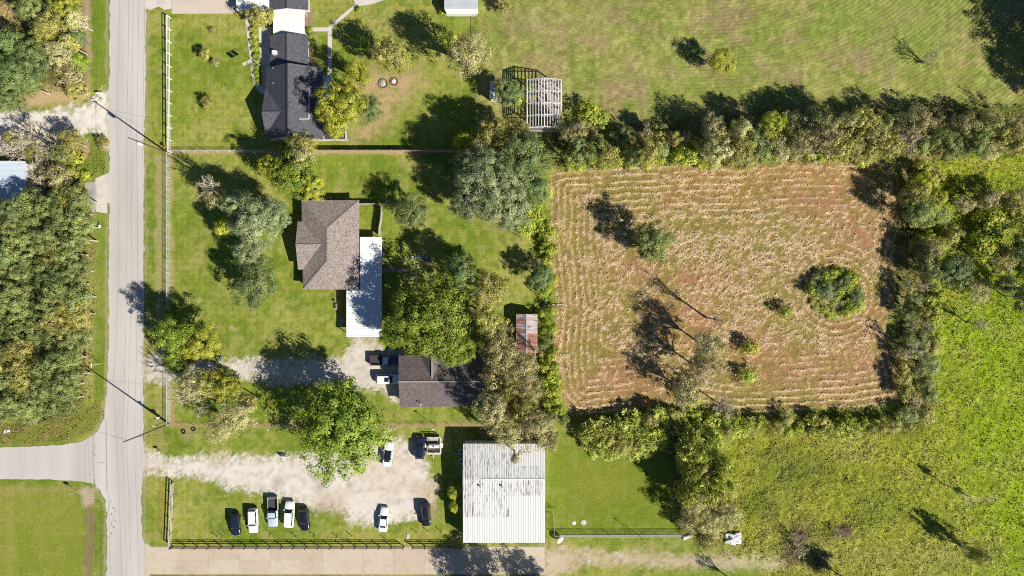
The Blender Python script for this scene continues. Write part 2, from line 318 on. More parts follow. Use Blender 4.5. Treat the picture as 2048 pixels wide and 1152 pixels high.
# gravel and dirt
GR = np.zeros(GX.shape, int)
def gravel(poly, rgb, rgb2, idx, f=2.2, patch=.5):
    global C, Z, GR
    sp_ = (fbm(GX, GY, .45, 77, 2) - .5); dd_ = sdist(PX, PY, poly); m = np.clip(.5 + (dd_ + wob * 1.4 + sp_ * 26 + 5) / (2 * f), 0, 1) * (1 - .55 * band(-dd_ + sp_ * 30, -14, 0) * (sp_ > .04)); c = np.zeros_like(C); c[:] = alb(*rgb); c = blend(c, band(n1, .45, .65) * patch, rgb2); c = blend(c, band(n2, .56, .72) * .6, (234, 226, 214)); c = blend(c, band(1 - n3, .55, .7) * .25, (170, 152, 132)); c *= (.9 + .2 * n3)[..., None]
    C = C * (1 - m[..., None]) + c * m[..., None]; Z = Z * (1 - m) + m * (.012 * n3); GR = np.where(m > .5, idx, GR)
gravel(LOT, (232, 223, 212), (218, 198, 180), 4)
gravel(MIDDRIVE, (222, 212, 200), (206, 192, 176), 5)
gravel(LEFTDRIVE, (240, 232, 224), (222, 208, 196), 6)
Cs = C.copy(); gravel(TRACK, (216, 196, 172), (192, 164, 134), 7, 4); fd = (np.clip((PX - 1420 + (n2 - .5) * 240) / 300, 0, .7))[..., None]; C = C * (1 - fd) + Cs * fd; n5 = band(n3, .5, .6)[..., None] * .3 * (PX > 1150)[..., None] * (GR == 7)[..., None]; C = C * (1 - n5) + Cs * n5
for q in range(5):
    yy = 925 + q * 9 + 8 * np.sin(PX / 90 + q); C = blend(C, np.clip(1 - np.abs(PY - yy - np.clip((PX - 420) / 320, 0, 1) * 45) / 2.6, 0, 1) * (GR == 4) * .16 * band(n1, .35, .6), (168, 146, 126))
C = blend(C, msk([(640,985),(690,985),(690,1030),(620,1015)], 16) * .5, (190, 160, 130)); C = blend(C, msk([(820,960),(870,965),(880,1040),(850,1045)], 12) * .5, (196, 172, 132))
for (a, b, r) in ((795,1003,7),(555,965,14),(640,972,12),(812,905,6),(700,970,8),(770,1020,8)): C = blend(C, np.clip(1.3 - np.hypot(PX - a, PY - b) / r, 0, 1) * .45, (150, 136, 118))
# everything paved lies on flat ground
HARD = [ROAD, SIDEST]
def flatten(poly, z, pad=8):
    global Z
    m = np.clip((sdist(PX, PY, poly) + pad) / 6, 0, 1); Z = Z * (1 - m) + m * z
DRIVE = [(293,1094),(1089,1094),(1089,1148),(293,1148)]
for P_ in (ROAD, SIDEST, DRIVE): flatten(P_, -.03)
edge = np.clip(1 - np.abs(sdist(PX, PY, ROAD) + 4 + wob * .5) / 5, 0, 1); C = blend(C, edge * .55, (196, 178, 148))
zone = np.zeros(GX.shape, int)
for P_, i in ((PASTURE, 1), (HAY, 2), (MEADOW, 3)): zone = np.where(sdist(PX, PY, P_) + wob > 0, i, zone)
for P_ in (WOODW, WOODNW, BRUSH, HEDGEN, HEDGEE, WOODE): zone = np.where(sdist(PX, PY, P_) + wob * .5 > 0, 8, zone)
zone = np.where(GR > 0, GR, zone)
M_GRASS = ground_mat('grass_ground', 3.4, 11.0, .36, .7, .12)
M_HAY = ground_mat('stubble_ground', 2.2, 7.0, .36, .7, .14)
M_MEADOW = ground_mat('meadow_ground', 1.6, 5.0, .42, .9, .22)
M_GRAVEL = ground_mat('gravel_ground', 3.0, 14.0, .10, .25, .02)
ny, nx = GX.shape
def ids(j, i): return j * nx + i
J, I = np.meshgrid(np.arange(ny - 1), np.arange(nx - 1), indexing='ij')
QUAD = np.stack([ids(J, I), ids(J, I + 1), ids(J + 1, I + 1), ids(J + 1, I)], -1)
VALL = np.stack([GX, GY, Z], -1).reshape(-1, 3); CALL = np.concatenate([np.clip(C, .004, .8), np.ones(GX.shape + (1,))], -1).reshape(-1, 4)
for zi, (nm, m) in enumerate((('lawn', M_GRASS), ('pasture', M_GRASS), ('hay_field', M_HAY), ('meadow', M_MEADOW), ('gravel_car_park', M_GRAVEL), ('gravel_driveway', M_GRAVEL), ('gravel_track', M_GRAVEL), ('dirt_path', M_GRAVEL), ('woodland_ground', M_MEADOW))):
    q = QUAD[zone[:-1, :-1] == zi]
    if not len(q): continue
    u, inv = np.unique(q, return_inverse=True)
    o = link(nm, np_mesh(nm, VALL[u], inv.reshape(-1, 4), m, {'tone': ('POINT', 'FLOAT_COLOR', CALL[u])}, True)); tag(o, kind='structure')
far = MB()
for x0, y0, x1, y1 in ((-2000,-2000,2000,-65.9),(-2000,65.9,2000,2000),(-2000,-65.9,-111.9,65.9),(111.9,-65.9,2000,65.9)): far.add([(x0,y0,-.06),(x1,y0,-.06),(x1,y1,-.06),(x0,y1,-.06)], [(0,1,2,3)])
tag(far.build('ground', mat('far_grass', alb(128,142,60), .95, var=.25, scale=.15, spec=.1)), kind='structure')

def scatter_quads(name, P, size, asp, mat_, nb=.4, tint=None, parent=None, up=1.0, lift=0):
    """many small leaf- or straw-shaped faces, one mesh"""
    n = len(P); N_ = rng.normal(size=(n, 3)) * nb + np.array([0, 0, up]); N_ /= np.linalg.norm(N_, axis=1)[:, None]
    T = np.cross(N_, rng.normal(size=(n, 3))); T /= np.linalg.norm(T, axis=1)[:, None] + 1e-9; B = np.cross(N_, T)
    s = (size * rng.uniform(.6, 1.4, n))[:, None] * .5
    V = np.stack([P + T * s, P + B * s * asp, P - T * s, P - B * s * asp], 1).reshape(-1, 3); V[:, 2] += lift
    t = rng.random(n) if tint is None else tint
    return np_mesh(name, V, np.arange(4 * n).reshape(-1, 4), mat_, {'tint': ('FACE', 'FLOAT', t)})
def zat(x, y):
    i = np.clip(((x - gx[0]) / STEP).astype(int), 0, nx - 1); j = np.clip(((y - gy[0]) / STEP).astype(int), 0, ny - 1); return Z[j, i], HAYMAP[j, i], i, j
# loose straw lying on the windrows
n = 260000; x = rng.uniform(7, 79, n); y = rng.uniform(-26, 27, n); z, hm, _, _ = zat(x, y)
k = rng.random(n) < np.clip(hm * 1.3 + .10, 0, .95) * (sdist(x * 10 + 1024, 576 - y * 10, HAY) > 0); x, y, z = x[k], y[k], z[k]
o = link('loose_hay', scatter_quads('loose_hay', np.stack([x, y, z + rng.uniform(.02, .18, len(x))], 1), .36, .2, leaf_mat('straw', alb(228,192,146), alb(255,238,206), .12), .55)); tag(o, 'pale loose straw lying in rows on the mown field', 'hay', kind='stuff')
# rank tufts of meadow grass
n = 150000; x = rng.uniform(38, 112, n); y = rng.uniform(-66, 30, n); z, _, i, j = zat(x, y); k = (zone[j, i] == 3) & (rng.random(n) < np.clip((n2[j, i] - .3) * 2.2, .12, 1)); x, y, z, i, j = x[k], y[k], z[k], i[k], j[k]
ee = np.clip((x * 10 + 1024 - 1780 + (n4[j, i] - .5) * 300) / 220, 0, 1); tt = np.clip(.55 - .5 * ee + rng.normal(0, .22, len(x)), 0, 1)
o = link('meadow_grass', scatter_quads('meadow_grass', np.stack([x, y, z + rng.uniform(.02, .3, len(x))], 1), .42, .28, leaf_mat('meadow_blade', alb(146,176,22), alb(206,200,104), .3), .8, tint=tt)); tag(o, 'rank yellow green grass tufts across the wild meadow', 'grass', kind='stuff')
n = 26000; x = rng.uniform(-112, -81, n); y = rng.uniform(-36, 34, n); z, _, i, j = zat(x, y); px_, py_ = x * 10 + 1024, 576 - y * 10
k = np.zeros(n, bool)
for P_ in ([(-100,845),(120,838),(200,800),(212,835),(190,860),(120,886),(-100,892)], [(150,300),(215,272),(219,345),(190,360),(155,350)], [(168,420),(192,430),(190,800),(165,800)], [(166,-60),(184,-60),(184,180),(166,190)]): k |= sdist(px_, py_, P_) > 0
k &= rng.random(n) < np.clip((n2[j, i] + n3[j, i] - .75) * 3, .05, 1); x, y, z = x[k], y[k], z[k]
o = link('verge_grass', scatter_quads('verge_grass', np.stack([x, y, z + rng.uniform(.02, .3, len(x))], 1), .5, .24, leaf_mat('verge_blade', alb(112,140,36), alb(196,176,104), .3), .8)); tag(o, 'long unmown grass and weeds on the verges west of the road', 'grass', kind='stuff')
# weeds and saplings filling the hedge bottoms
PS = []; 
for P_, dens, hh in ((HEDGEN, .9, .9), (HEDGEE, .9, .9), (WOODE, .8, .9), (HEDGES, 1.0, .9), (HEDGEW, 1.2, 1.0), (COPSE, .8, .8), (WOODW, .5, .7), (WOODNW, .6, .7), (BRUSH, .5, .6), (YARDTREES, .5, .6)):
    a = np.array(W2(P_)); lo, hi = a.min(0), a.max(0); lo = np.maximum(lo, [-112, -66]); hi = np.minimum(hi, [112, 66]); n = int(np.prod(hi - lo) * dens * 14)
    x = rng.uniform(lo[0], hi[0], n); y = rng.uniform(lo[1], hi[1], n); z, _, i, j = zat(x, y)
    k = (sdist(x, y, a) + wob[j, i] * .1 > 0) & (n3[j, i] + n2[j, i] > .86); x, y, z, i, j = x[k], y[k], z[k], i[k], j[k]
    PS.append(np.stack([x, y, z + .05 + rng.random(len(x)) * hh * n2[j, i] * 1.4], 1))
PS = np.concatenate(PS)
o = link('undergrowth', scatter_quads('undergrowth', PS, .34, .5, leaf_mat('weed_leaf', alb(112,128,44), alb(172,172,78), .3), .7)); tag(o, 'low leafy weeds filling the bottoms of hedges and woods', 'undergrowth', kind='stuff')

# ------------------------------------------------------------------ paved surfaces
def jitter(poly, step=.8, amp=.07, seed=5):
    out = []; r = random.Random(seed); n = len(poly)
    for i in range(n):
        a = Vector(poly[i]); b = Vector(poly[(i + 1) % n]); k = max(1, int((b - a).length / step))
        for q in range(k): 
            p = a.lerp(b, q / k); out.append((p.x + r.uniform(-amp, amp), p.y + r.uniform(-amp, amp)))
    return out
def sheet(name, poly, z, m, amp=.07, thick=.0, parent=None, label=None, kind='structure', seed=5):
    P = jitter(W2(poly), amp=amp, seed=seed) if amp else W2(poly); n = len(P)
    b = MB(); vs = [(x, y, z) for x, y in P]; fs = [tuple(range(n))]
    if thick: vs += [(x, y, z - thick) for x, y in P]; fs += [(i, i + n, (i + 1) % n + n, (i + 1) % n) for i in range(n)]
    b.add(vs, fs); o = b.build(name, m, parent)
    me = o.data
    if me.polygons[0].normal.z < 0: me.flip_normals()
    if kind: o['kind'] = kind
    if label: o['label'] = label
    return o
def road_mat():
    m, N, L, P = nt('worn_asphalt')
    tc = N.new('ShaderNodeTexCoord')
    def noise(scale, st=None, det=6, src='Object'):
        mp = N.new('ShaderNodeMapping'); L.new(tc.outputs[src], mp.inputs[0])
        if st: mp.inputs['Scale'].default_value = st
        t = N.new('ShaderNodeTexNoise'); t.inputs['Scale'].default_value = scale; t.inputs['Detail'].default_value = det; L.new(mp.outputs[0], t.inputs[0]); return t.outputs[0], mp
    base, _ = noise(.25, (1, .12, 1)); grain, _ = noise(6); crackn, mp = noise(.35, None, 4)
    r = N.new('ShaderNodeValToRGB'); e = r.color_ramp.elements; e[0].position = .3; e[0].color = (*alb(200,194,189), 1); e[1].position = .72; e[1].color = (*alb(221,215,210), 1); L.new(base, r.inputs[0])
    g = N.new('ShaderNodeMapRange'); g.inputs[1].default_value = .3; g.inputs[2].default_value = .7; g.inputs[3].default_value = .93; g.inputs[4].default_value = 1.06; L.new(grain, g.inputs[0])
    sc = N.new('ShaderNodeVectorMath'); sc.operation = 'SCALE'; L.new(r.outputs[0], sc.inputs[0]); L.new(g.outputs[0], sc.inputs['Scale'])
    mp2 = N.new('ShaderNodeMapping'); L.new(tc.outputs['Object'], mp2.inputs[0]); mp2.inputs['Scale'].default_value = (.16, .13, 1)
    ds = N.new('ShaderNodeVectorMath'); ds.operation = 'ADD'; sc2 = N.new('ShaderNodeVectorMath'); sc2.operation = 'SCALE'; sc2.inputs['Scale'].default_value = .25
    nn = N.new('ShaderNodeTexNoise'); nn.inputs['Scale'].default_value = .8; L.new(tc.outputs['Object'], nn.inputs[0]); L.new(nn.outputs['Color'], sc2.inputs[0]); L.new(mp2.outputs[0], ds.inputs[0]); L.new(sc2.outputs[0], ds.inputs[1])
    vo = N.new('ShaderNodeTexVoronoi'); vo.feature = 'DISTANCE_TO_EDGE'; vo.inputs['Scale'].default_value = 1; L.new(ds.outputs[0], vo.inputs[0])
    lt = N.new('ShaderNodeMapRange'); lt.inputs[1].default_value = .0; lt.inputs[2].default_value = .012; lt.inputs[3].default_value = .13; lt.inputs[4].default_value = 0; L.new(vo.outputs[0], lt.inputs[0])
    gate = N.new('ShaderNodeMapRange'); gate.inputs[1].default_value = .54; gate.inputs[2].default_value = .66; L.new(crackn, gate.inputs[0])
    mu = N.new('ShaderNodeMath'); mu.operation = 'MULTIPLY'; L.new(lt.outputs[0], mu.inputs[0]); L.new(gate.outputs[0], mu.inputs[1])
    mx = N.new('ShaderNodeMix'); mx.data_type = 'RGBA'; L.new(mu.outputs[0], mx.inputs[0]); L.new(sc.outputs[0], mx.inputs[6]); mx.inputs[7].default_value = (*alb(120,114,112), 1)
    L.new(mx.outputs[2], P.inputs['Base Color']); P.inputs['Roughness'].default_value = .85; P.inputs['Specular IOR Level'].default_value = .25
    b = N.new('ShaderNodeBump'); b.inputs['Strength'].default_value = .2; b.inputs['Distance'].default_value = .01; L.new(grain, b.inputs['Height']); L.new(b.outputs[0], P.inputs['Normal'])
    return m
M_ROAD = road_mat()
sheet('road', ROAD, .012, M_ROAD, .16); sheet('side_street', SIDEST, .008, M_ROAD, .06, seed=9)
M_PATCH = mat('road_patch', alb(188,182,178), .85, var=.08, scale=4, dirt=alb(170,162,158)); M_TAR = mat('tar_seam', alb(140,134,132), .8, var=.1)
sheet('road_patch', [(170,886),(188,870),(188,966),(170,962)], .016, mat('road_patch_pale', alb(206,200,196), .85, var=.06, scale=3, dirt=alb(180,172,168)), .05)
for pts in ([(188,868),(188,970)], [(213,838),(213,985)], [(195,926),(213,924)], [(214,1030),(222,1000)], [(170,889),(170,962)]):
    t = MB(); P_ = [at(*p) for p in pts]; t.bar((P_[0][0], P_[0][1], .0175), (P_[1][0], P_[1][1], .0175), .07, .004); tag(t.build('road_seam', M_TAR), kind='structure')
for k in range(9):                                   # tar-filled pot marks
    a = at(227 + 4 * math.sin(k * 2.1), 1016 + k * 6.3); t = MB(); r_ = random.Random(k); n = 7
    t.add([(a[0] + math.cos(q * 6.28 / n) * r_.uniform(.06, .16), a[1] + math.sin(q * 6.28 / n) * r_.uniform(.12, .3), .017) for q in range(n)], [tuple(range(n))]); tag(t.build('tar_mark', mat('tar_mark', alb(118,112,110), .8)), kind='structure')
M_CONC = mat('tan_concrete', alb(218,203,180), .85, var=.06, scale=1.2, dirt=alb(204,186,164), dscale=.35, bump=.1, spec=.25)
M_CONC2 = mat('tan_concrete_dark', alb(213,195,172), .85, var=.06, scale=1.2, dirt=alb(196,178,158), dscale=.35, bump=.1, spec=.25)
M_WHITEC = mat('pale_concrete', alb(226,218,208), .85, var=.06, scale=1.5, dirt=alb(200,190,178), dscale=.5)
M_GREYC = mat('grey_concrete', alb(186,180,174), .85, var=.06, scale=1.5, dirt=alb(170,162,154), dscale=.5)
drv = empty('concrete_driveway', at(690,1120), kind='structure')
xs = [293, 355, 417, 479, 541, 600, 645, 725, 787, 850, 912, 974, 1034, 1089]
sl = 0
for i in range(len(xs) - 1):
    for (a, b) in ((1094.5, 1120), (1120.2, 1147)):
        x0, y1, _ = at(xs[i] + .1, a); x1, y0, _ = at(xs[i + 1] - .1, b); ox, oy, _ = at(690, 1120)
        bb = MB().box(x0 - ox, y0 - oy, -.12, x1 - ox, y1 - oy, .03 + .006 * random.random()); o = bb.build('concrete_slab', random.choice([M_CONC, M_CONC, M_CONC2]), drv); sl += 1
bx = MB(); a = at(292, 1149); b = at(1090, 1093); tag(bx.box(a[0], a[1], -.12, b[0], b[1], .012).build('slab_bed', mat('joint_dirt', alb(204,184,160), .9)), kind='structure')
ap = MB(); sheet('driveway_apron', [(288,1086),(300,1091),(300,1150),(288,1160)], .014, M_CONC, .05)
sheet('parking_slab', [(343.5,-60),(472,-60),(472,27),(343.5,27.5)], .05, mat('north_concrete', alb(222,206,190), .85, var=.04, scale=1, dirt=alb(206,190,174), dscale=.3), .0, .15)
sheet('driveway_mouth', [(287,-60),(344,-60),(343,18),(330,20),(318,14),(300,20),(288,14)], .02, M_WHITEC, .1)
for nm, P_, z_ in (('footpath', [(621,55),(655,55),(709,9),(712,-30),(722,-30),(716,10),(664,56.5),(664,150),(655.5,150),(655.5,63),(621,63)], .04), ('patio', [(709,-40),(800,-40),(775,-2),(745,8),(716,12),(700,-10)], .045)):
    sheet(nm, P_, z_, M_WHITEC, .03, .15)
sheet('patio', [(517,54),(543,54),(543,186),(533,186),(526,172),(522,158),(521,120),(518,90)], .05, M_WHITEC, .0, .15)
sheet('kerb_path', [(489,28),(495,26),(500,60),(505,112),(509,150),(517,163),(528,178),(533,186),(527,188),(519,184),(509,170),(503,150),(499,110),(493,60)], .05, M_WHITEC, .02, .15)
sheet('concrete_apron', [(191,357),(219,345),(221,404),(214,406),(214,427),(191,423)], .02, M_WHITEC, .04); sheet('concrete_pad', [(170,366),(190.6,364),(190.6,423),(186,426),(178,410),(170,400)], .015, M_GREYC, .05)
sheet('patio', [(650,246),(691,246),(691,281),(650,281)], .05, M_GREYC, 0, .15)
# ------------------------------------------------------------------ buildings
def speckle_mat(name, c0, c1, scale=3.2, rough=.9, stretch=None):
    m, N, L, P = nt(name); tc = N.new('ShaderNodeTexCoord'); mp = N.new('ShaderNodeMapping'); L.new(tc.outputs['Object'], mp.inputs[0])
    if stretch: mp.inputs['Scale'].default_value = stretch
    a = N.new('ShaderNodeTexNoise'); a.inputs['Scale'].default_value = scale; a.inputs['Detail'].default_value = 3; a.inputs['Roughness'].default_value = .75; L.new(mp.outputs[0], a.inputs[0])
    b = N.new('ShaderNodeTexNoise'); b.inputs['Scale'].default_value = .35; b.inputs['Detail'].default_value = 4; L.new(mp.outputs[0], b.inputs[0])
    r = N.new('ShaderNodeValToRGB'); e = r.color_ramp.elements; e[0].position = .36; e[0].color = (*c0, 1); e[1].position = .62; e[1].color = (*c1, 1); L.new(a.outputs[0], r.inputs[0])
    g = N.new('ShaderNodeMapRange'); g.inputs[3].default_value = .8; g.inputs[4].default_value = 1.2; L.new(b.outputs[0], g.inputs[0])
    sc = N.new('ShaderNodeVectorMath'); sc.operation = 'SCALE'; L.new(r.outputs[0], sc.inputs[0]); L.new(g.outputs[0], sc.inputs['Scale']); L.new(sc.outputs[0], P.inputs['Base Color'])
    P.inputs['Roughness'].default_value = rough; P.inputs['Specular IOR Level'].default_value = .2
    bp = N.new('ShaderNodeBump'); bp.inputs['Strength'].default_value = .35; bp.inputs['Distance'].default_value = .03; L.new(a.outputs[0], bp.inputs['Height']); L.new(bp.outputs[0], P.inputs['Normal'])
    return m
def streak_mat(name, base, streak, spot, along='y', lo=.55, hi=.66, rough=.55, metal=0):
    """old painted sheet metal, streaked along its ribs"""
    m, N, L, P = nt(name); tc = N.new('ShaderNodeTexCoord'); mp = N.new('ShaderNodeMapping'); L.new(tc.outputs['Object'], mp.inputs[0])
    mp.inputs['Scale'].default_value = (3.2, .28, 1) if along == 'y' else (.28, 3.2, 1)
    oi = N.new('ShaderNodeObjectInfo'); cb = N.new('ShaderNodeCombineXYZ'); ml_ = N.new('ShaderNodeMath'); ml_.operation = 'MULTIPLY'; ml_.inputs[1].default_value = 60; L.new(oi.outputs['Random'], ml_.inputs[0]); L.new(ml_.outputs[0], cb.inputs[0]); L.new(ml_.outputs[0], cb.inputs[1]); L.new(cb.outputs[0], mp.inputs['Location'])
    a = N.new('ShaderNodeTexNoise'); a.inputs['Scale'].default_value = 1.6; a.inputs['Detail'].default_value = 6; a.inputs['Roughness'].default_value = .7; L.new(mp.outputs[0], a.inputs[0])
    r = N.new('ShaderNodeValToRGB'); r.color_ramp.elements[0].position = lo; r.color_ramp.elements[1].position = hi; L.new(a.outputs[0], r.inputs[0])
    mx = N.new('ShaderNodeMix'); mx.data_type = 'RGBA'; L.new(r.outputs[0], mx.inputs[0]); mx.inputs[6].default_value = (*base, 1); mx.inputs[7].default_value = (*streak, 1)
    b = N.new('ShaderNodeTexNoise'); b.inputs['Scale'].default_value = .9; b.inputs['Detail'].default_value = 7; L.new(mp.outputs[0], b.inputs[0])
    r2 = N.new('ShaderNodeValToRGB'); r2.color_ramp.elements[0].position = .6; r2.color_ramp.elements[1].position = .7; L.new(b.outputs[0], r2.inputs[0])
    m2 = N.new('ShaderNodeMix'); m2.data_type = 'RGBA'; L.new(r2.outputs[0], m2.inputs[0]); L.new(mx.outputs[2], m2.inputs[6]); m2.inputs[7].default_value = (*spot, 1)
    L.new(m2.outputs[2], P.inputs['Base Color']); P.inputs['Roughness'].default_value = rough; P.inputs['Metallic'].default_value = metal; P.inputs['Specular IOR Level'].default_value = .3
    return m
M_BROWN = speckle_mat('brown_shingle', alb(130,118,110), alb(186,173,165), 2.9)
M_DARK = speckle_mat('charcoal_shingle', alb(76,77,84), alb(112,113,121), 3.5, stretch=(1.6, .5, 1))
M_GREYB = speckle_mat('grey_brown_shingle', alb(92,84,84), alb(136,124,122), 3.0, stretch=(.6, 1.8, 1))
M_WHITE = mat('white_paint', (.62,.62,.61), .5, var=.03, scale=1.2, dirt=(.5,.5,.49), dscale=.5)
M_WHITER = mat('white_roof_paint', (.60,.60,.59), .5, var=.025, scale=.6, dirt=(.52,.53,.53), dscale=.3, spec=.3)
M_TRIM = mat('white_trim', (.6,.6,.58), .5, var=.03); M_WALLW = mat('white_siding', (.58,.57,.55), .7, var=.04)
M_WALLB = mat('tan_brick', alb(190,160,135), .9, var=.12, scale=8); M_GALV = mat('galvanised', (.5,.5,.5), .4, metal=.6, var=.06)
M_BLACK = mat('black_metal', (.02,.02,.02), .4); M_DKWOOD = mat('dark_wood', alb(120,105,95), .85, var=.15, scale=3, stretch=(4,.6,1)); M_GREYWOOD = mat('grey_wood', alb(196,184,176), .85, var=.12, scale=4)
M_WINDOW = mat('window_glass', (.03,.04,.05), .08, var=.02, spec=.6); M_DOOR = mat('door_paint', (.3,.22,.16), .5)
def roof(name, polys, m, parent, org, t=.16): return MB().slab([[at(*p) for p in P] for P in polys], t).build(name, m, parent, org)
def capline(parent, org, pts, m, w=.26):
    for a, b in pts:
        a = Vector(at(*a)) + Vector((0, 0, .02)); b = Vector(at(*b)) + Vector((0, 0, .02)); MB().bar(a, b, w, .05).build('ridge_cap', m, parent, org)
def walls(name, x0y0, x1y1, h, m, parent, org, inset=.4, hz=None):
    a = at(*x0y0, h); b = at(*x1y1, h); x0, x1 = sorted((a[0], b[0])); y0, y1 = sorted((a[1], b[1]))
    return MB().box(x0 + inset, y0 + inset, -.05, x1 - inset, y1 - inset, (hz or h) - .17).build(name, m, parent, org), (x0 + inset, y0 + inset, x1 - inset, y1 - inset)
def opening(name, frame_m, pane_m, parent, org, x0, y0, z0, x1, y1, z1, sub='pane'):
    """a framed window or door set on a wall (thin in x or y)"""
    w = MB().box(x0, y0, z0, x1, y1, z1).build(name, frame_m, parent, org); d = .012
    if abs(x1 - x0) < abs(y1 - y0): b = MB().box(x0 - d, y0 + .08, z0 + .08, x1 + d, y1 - .08, z1 - .08)
    else: b = MB().box(x0 + .08, y0 - d, z0 + .08, x1 - .08, y1 + d, z1 - .08)
    b.build(sub, pane_m, w, org); return w
def vent(parent, org, p, h0, name='vent_pipe', m=None, r=.06, l=.45, cap=0):
    a = at(*p, h0); b = MB().tube([(a[0], a[1], h0 - .1), (a[0], a[1], h0 + l)], r, 8)
    if cap: b.tube([(a[0], a[1], h0 + l), (a[0], a[1], h0 + l + .12)], cap, 10)
    return b.build(name, m or M_WHITE, parent, org)

# --- brown shingled house
o1 = at(661, 490); hs = empty('house', o1, 'brown shingle hip roofed house with west facing gable in the middle lawn', 'house')
E = 2.5
walls('wall', (603,400), (718,579), E, M_WALLB, hs, o1, .5)
g = at(598, 489); MB().box(at(600,445,E)[0], at(0,537,E)[1], -.05, at(615,445,E)[0], at(0,445,E)[1], E - .2).build('gable_wall', M_WALLB, hs, o1)
roof('roof', [[(603,400,E),(718,400.5,E),(654,457,4.7)], [(718,400.5,E),(718,579,E),(654,522,4.7),(654,457,4.7)], [(718,579,E),(606,579,E),(654,522,4.7)], [(606,579,E),(603,400,E),(654,457,4.7),(654,522,4.7)]], M_BROWN, hs, o1)
roof('gable_roof', [[(591,489,4.15),(595,443,E),(612,443,E),(648,489,4.2)], [(591,489,4.15),(648,489,4.2),(612,539,E),(596,539,E)]], M_BROWN, hs, o1)
capline(hs, o1, [((718,400.5,E),(654,457,4.7)), ((718,579,E),(654,522,4.7)), ((606,579,E),(654,522,4.7)), ((603,400,E),(654,457,4.7)), ((654,457,4.7),(654,522,4.7)), ((591,489,4.15),(646,489,4.2))], M_BROWN)
vent(hs, o1, (699,566), 3.1, m=M_BLACK); vent(hs, o1, (673,464), 4.0, m=M_GALV, l=.2); vent(hs, o1, (700,464), 3.2, m=M_GALV, l=.2)
for ya in (420, 560): 
    x, y, _ = at(613, ya, 1); opening('window', M_TRIM, M_WINDOW, hs, o1, x - .12, y - .7, .9, x + .05, y + .7, 2.0)
x, y, _ = at(601.4, 489, 1.2); opening('window', M_TRIM, M_WINDOW, hs, o1, x - .06, y - 1.1, .8, x + .05, y + 1.1, 2.1)
# white ribbed patio and carport roof, each sheet its own panel
o2 = at(730, 580); cp = empty('carport', o2, 'long white ribbed metal carport and patio roof joined to the brown shingle house', 'carport')
def panel_mesh(name, x0, x1, y0, y1, z00, z01, ribs, axis, m, t=.02, rh=.035, rw=.07):
    """sheet-metal panel: a thin plate with raised ribs; z00 at the (x0,y0) end, z01 at the far end along the rib axis"""
    b = MB()
    def pt(x, y, dz):
        f = (y - y0) / (y1 - y0) if axis == 'y' else (x - x0) / (x1 - x0); return (x, y, z00 + (z01 - z00) * f + dz)
    def slabp(xa, xb, ya, yb, lo, hi):
        vs = [pt(xa,ya,lo),pt(xb,ya,lo),pt(xb,yb,lo),pt(xa,yb,lo),pt(xa,ya,hi),pt(xb,ya,hi),pt(xb,yb,hi),pt(xa,yb,hi)]
        b.add(vs, [(3,2,1,0),(4,5,6,7),(0,1,5,4),(1,2,6,5),(2,3,7,6),(3,0,4,7)])
    slabp(x0, x1, y0, y1, -t, 0)
    for k in range(ribs):
        f = (k + .5) / ribs
        if axis == 'y': c = x0 + (x1 - x0) * f; slabp(c - rw / 2, c + rw / 2, y0 + .01, y1 - .01, .0005, rh)
        else: c = y0 + (y1 - y0) * f; slabp(x0 + .01, x1 - .01, c - rw / 2, c + rw / 2, .0005, rh)
    me = bpy.data.meshes.new(name); me.from_pydata(b.v, [], b.f); me.update(); me.materials.append(m); return me
M_CPR = streak_mat('white_carport_metal', (.66,.67,.68), (.58,.59,.6), (.63,.64,.65), 'x', .56, .7)
hC = 2.35
def panel_run(parent, org, x0, x1, ytop, ybot, z0, z1, n, m, ribs=2):
    w = (ytop - ybot) / n; me = panel_mesh('roof_panel', x0, x1, 0.004, w - .004, z0, z1, ribs, 'x', m)
    for i in range(n): link('roof_panel', me, parent, (-org[0], ybot + i * w - org[1], -org[2]))
xl = at(720, 0, hC)[0]; xr = at(763.5, 0, hC)[0]; xl2 = at(693, 0, hC)[0]
panel_run(cp, o2, xl, xr, at(0,474,hC)[1], at(0,581,hC)[1], 2.42, 2.26, 12, M_CPR); panel_run(cp, o2, xl2, xr, at(0,581,hC)[1] - .01, at(0,674,hC)[1], 2.5, 2.26, 10, M_CPR)
for px, py in ((695,672),(695,600),(761,672),(761,600),(761,540),(761,480)):
    x, y, _ = at(px, py, hC); MB().box(x - .06, y - .06, 0, x + .06, y + .06, 2.2).build('post', M_WHITE, cp, o2)
for px in (693.5, 763): x, y0, _ = at(px, 674, hC); MB().box(x - .04, y0, 2.12, x + .04, at(0, 582 if px < 700 else 474, hC)[1], 2.24).build('edge_beam', M_WHITE, cp, o2)
# courtyard wall fence beside the patio roof
# --- dark house in the north yard
o3 = at(590, 205); dh_ = empty('house', o3, 'dark charcoal shingled house with long ridge and west gable in the north yard', 'house'); E = 2.7
_, wb = walls('wall', (534,140), (645,276), E, M_WALLW, dh_, o3, .35)
ys = at(590, 279, 0)[1]
gs = MB(); xa, ya, _ = at(536, 279, E); xb = at(643, 279, E)[0]; xm = at(574.5, 272, 5.6)[0]
gs.add([(xa, ya + .25, -.05), (xb, ya + .25, -.05), (xb, ya + .25, 2.6), (xm, ya + .25, 5.45), (xa, ya + .25, 2.6), (xa, ya + .55, -.05), (xb, ya + .55, -.05), (xb, ya + .55, 2.6), (xm, ya + .55, 5.45), (xa, ya + .55, 2.6)], [(0,1,2,3,4), (9,8,7,6,5), (0,5,6,1), (1,6,7,2), (2,7,8,3), (3,8,9,4), (4,9,5,0)]).build('gable_wall', M_WALLW, dh_, o3)
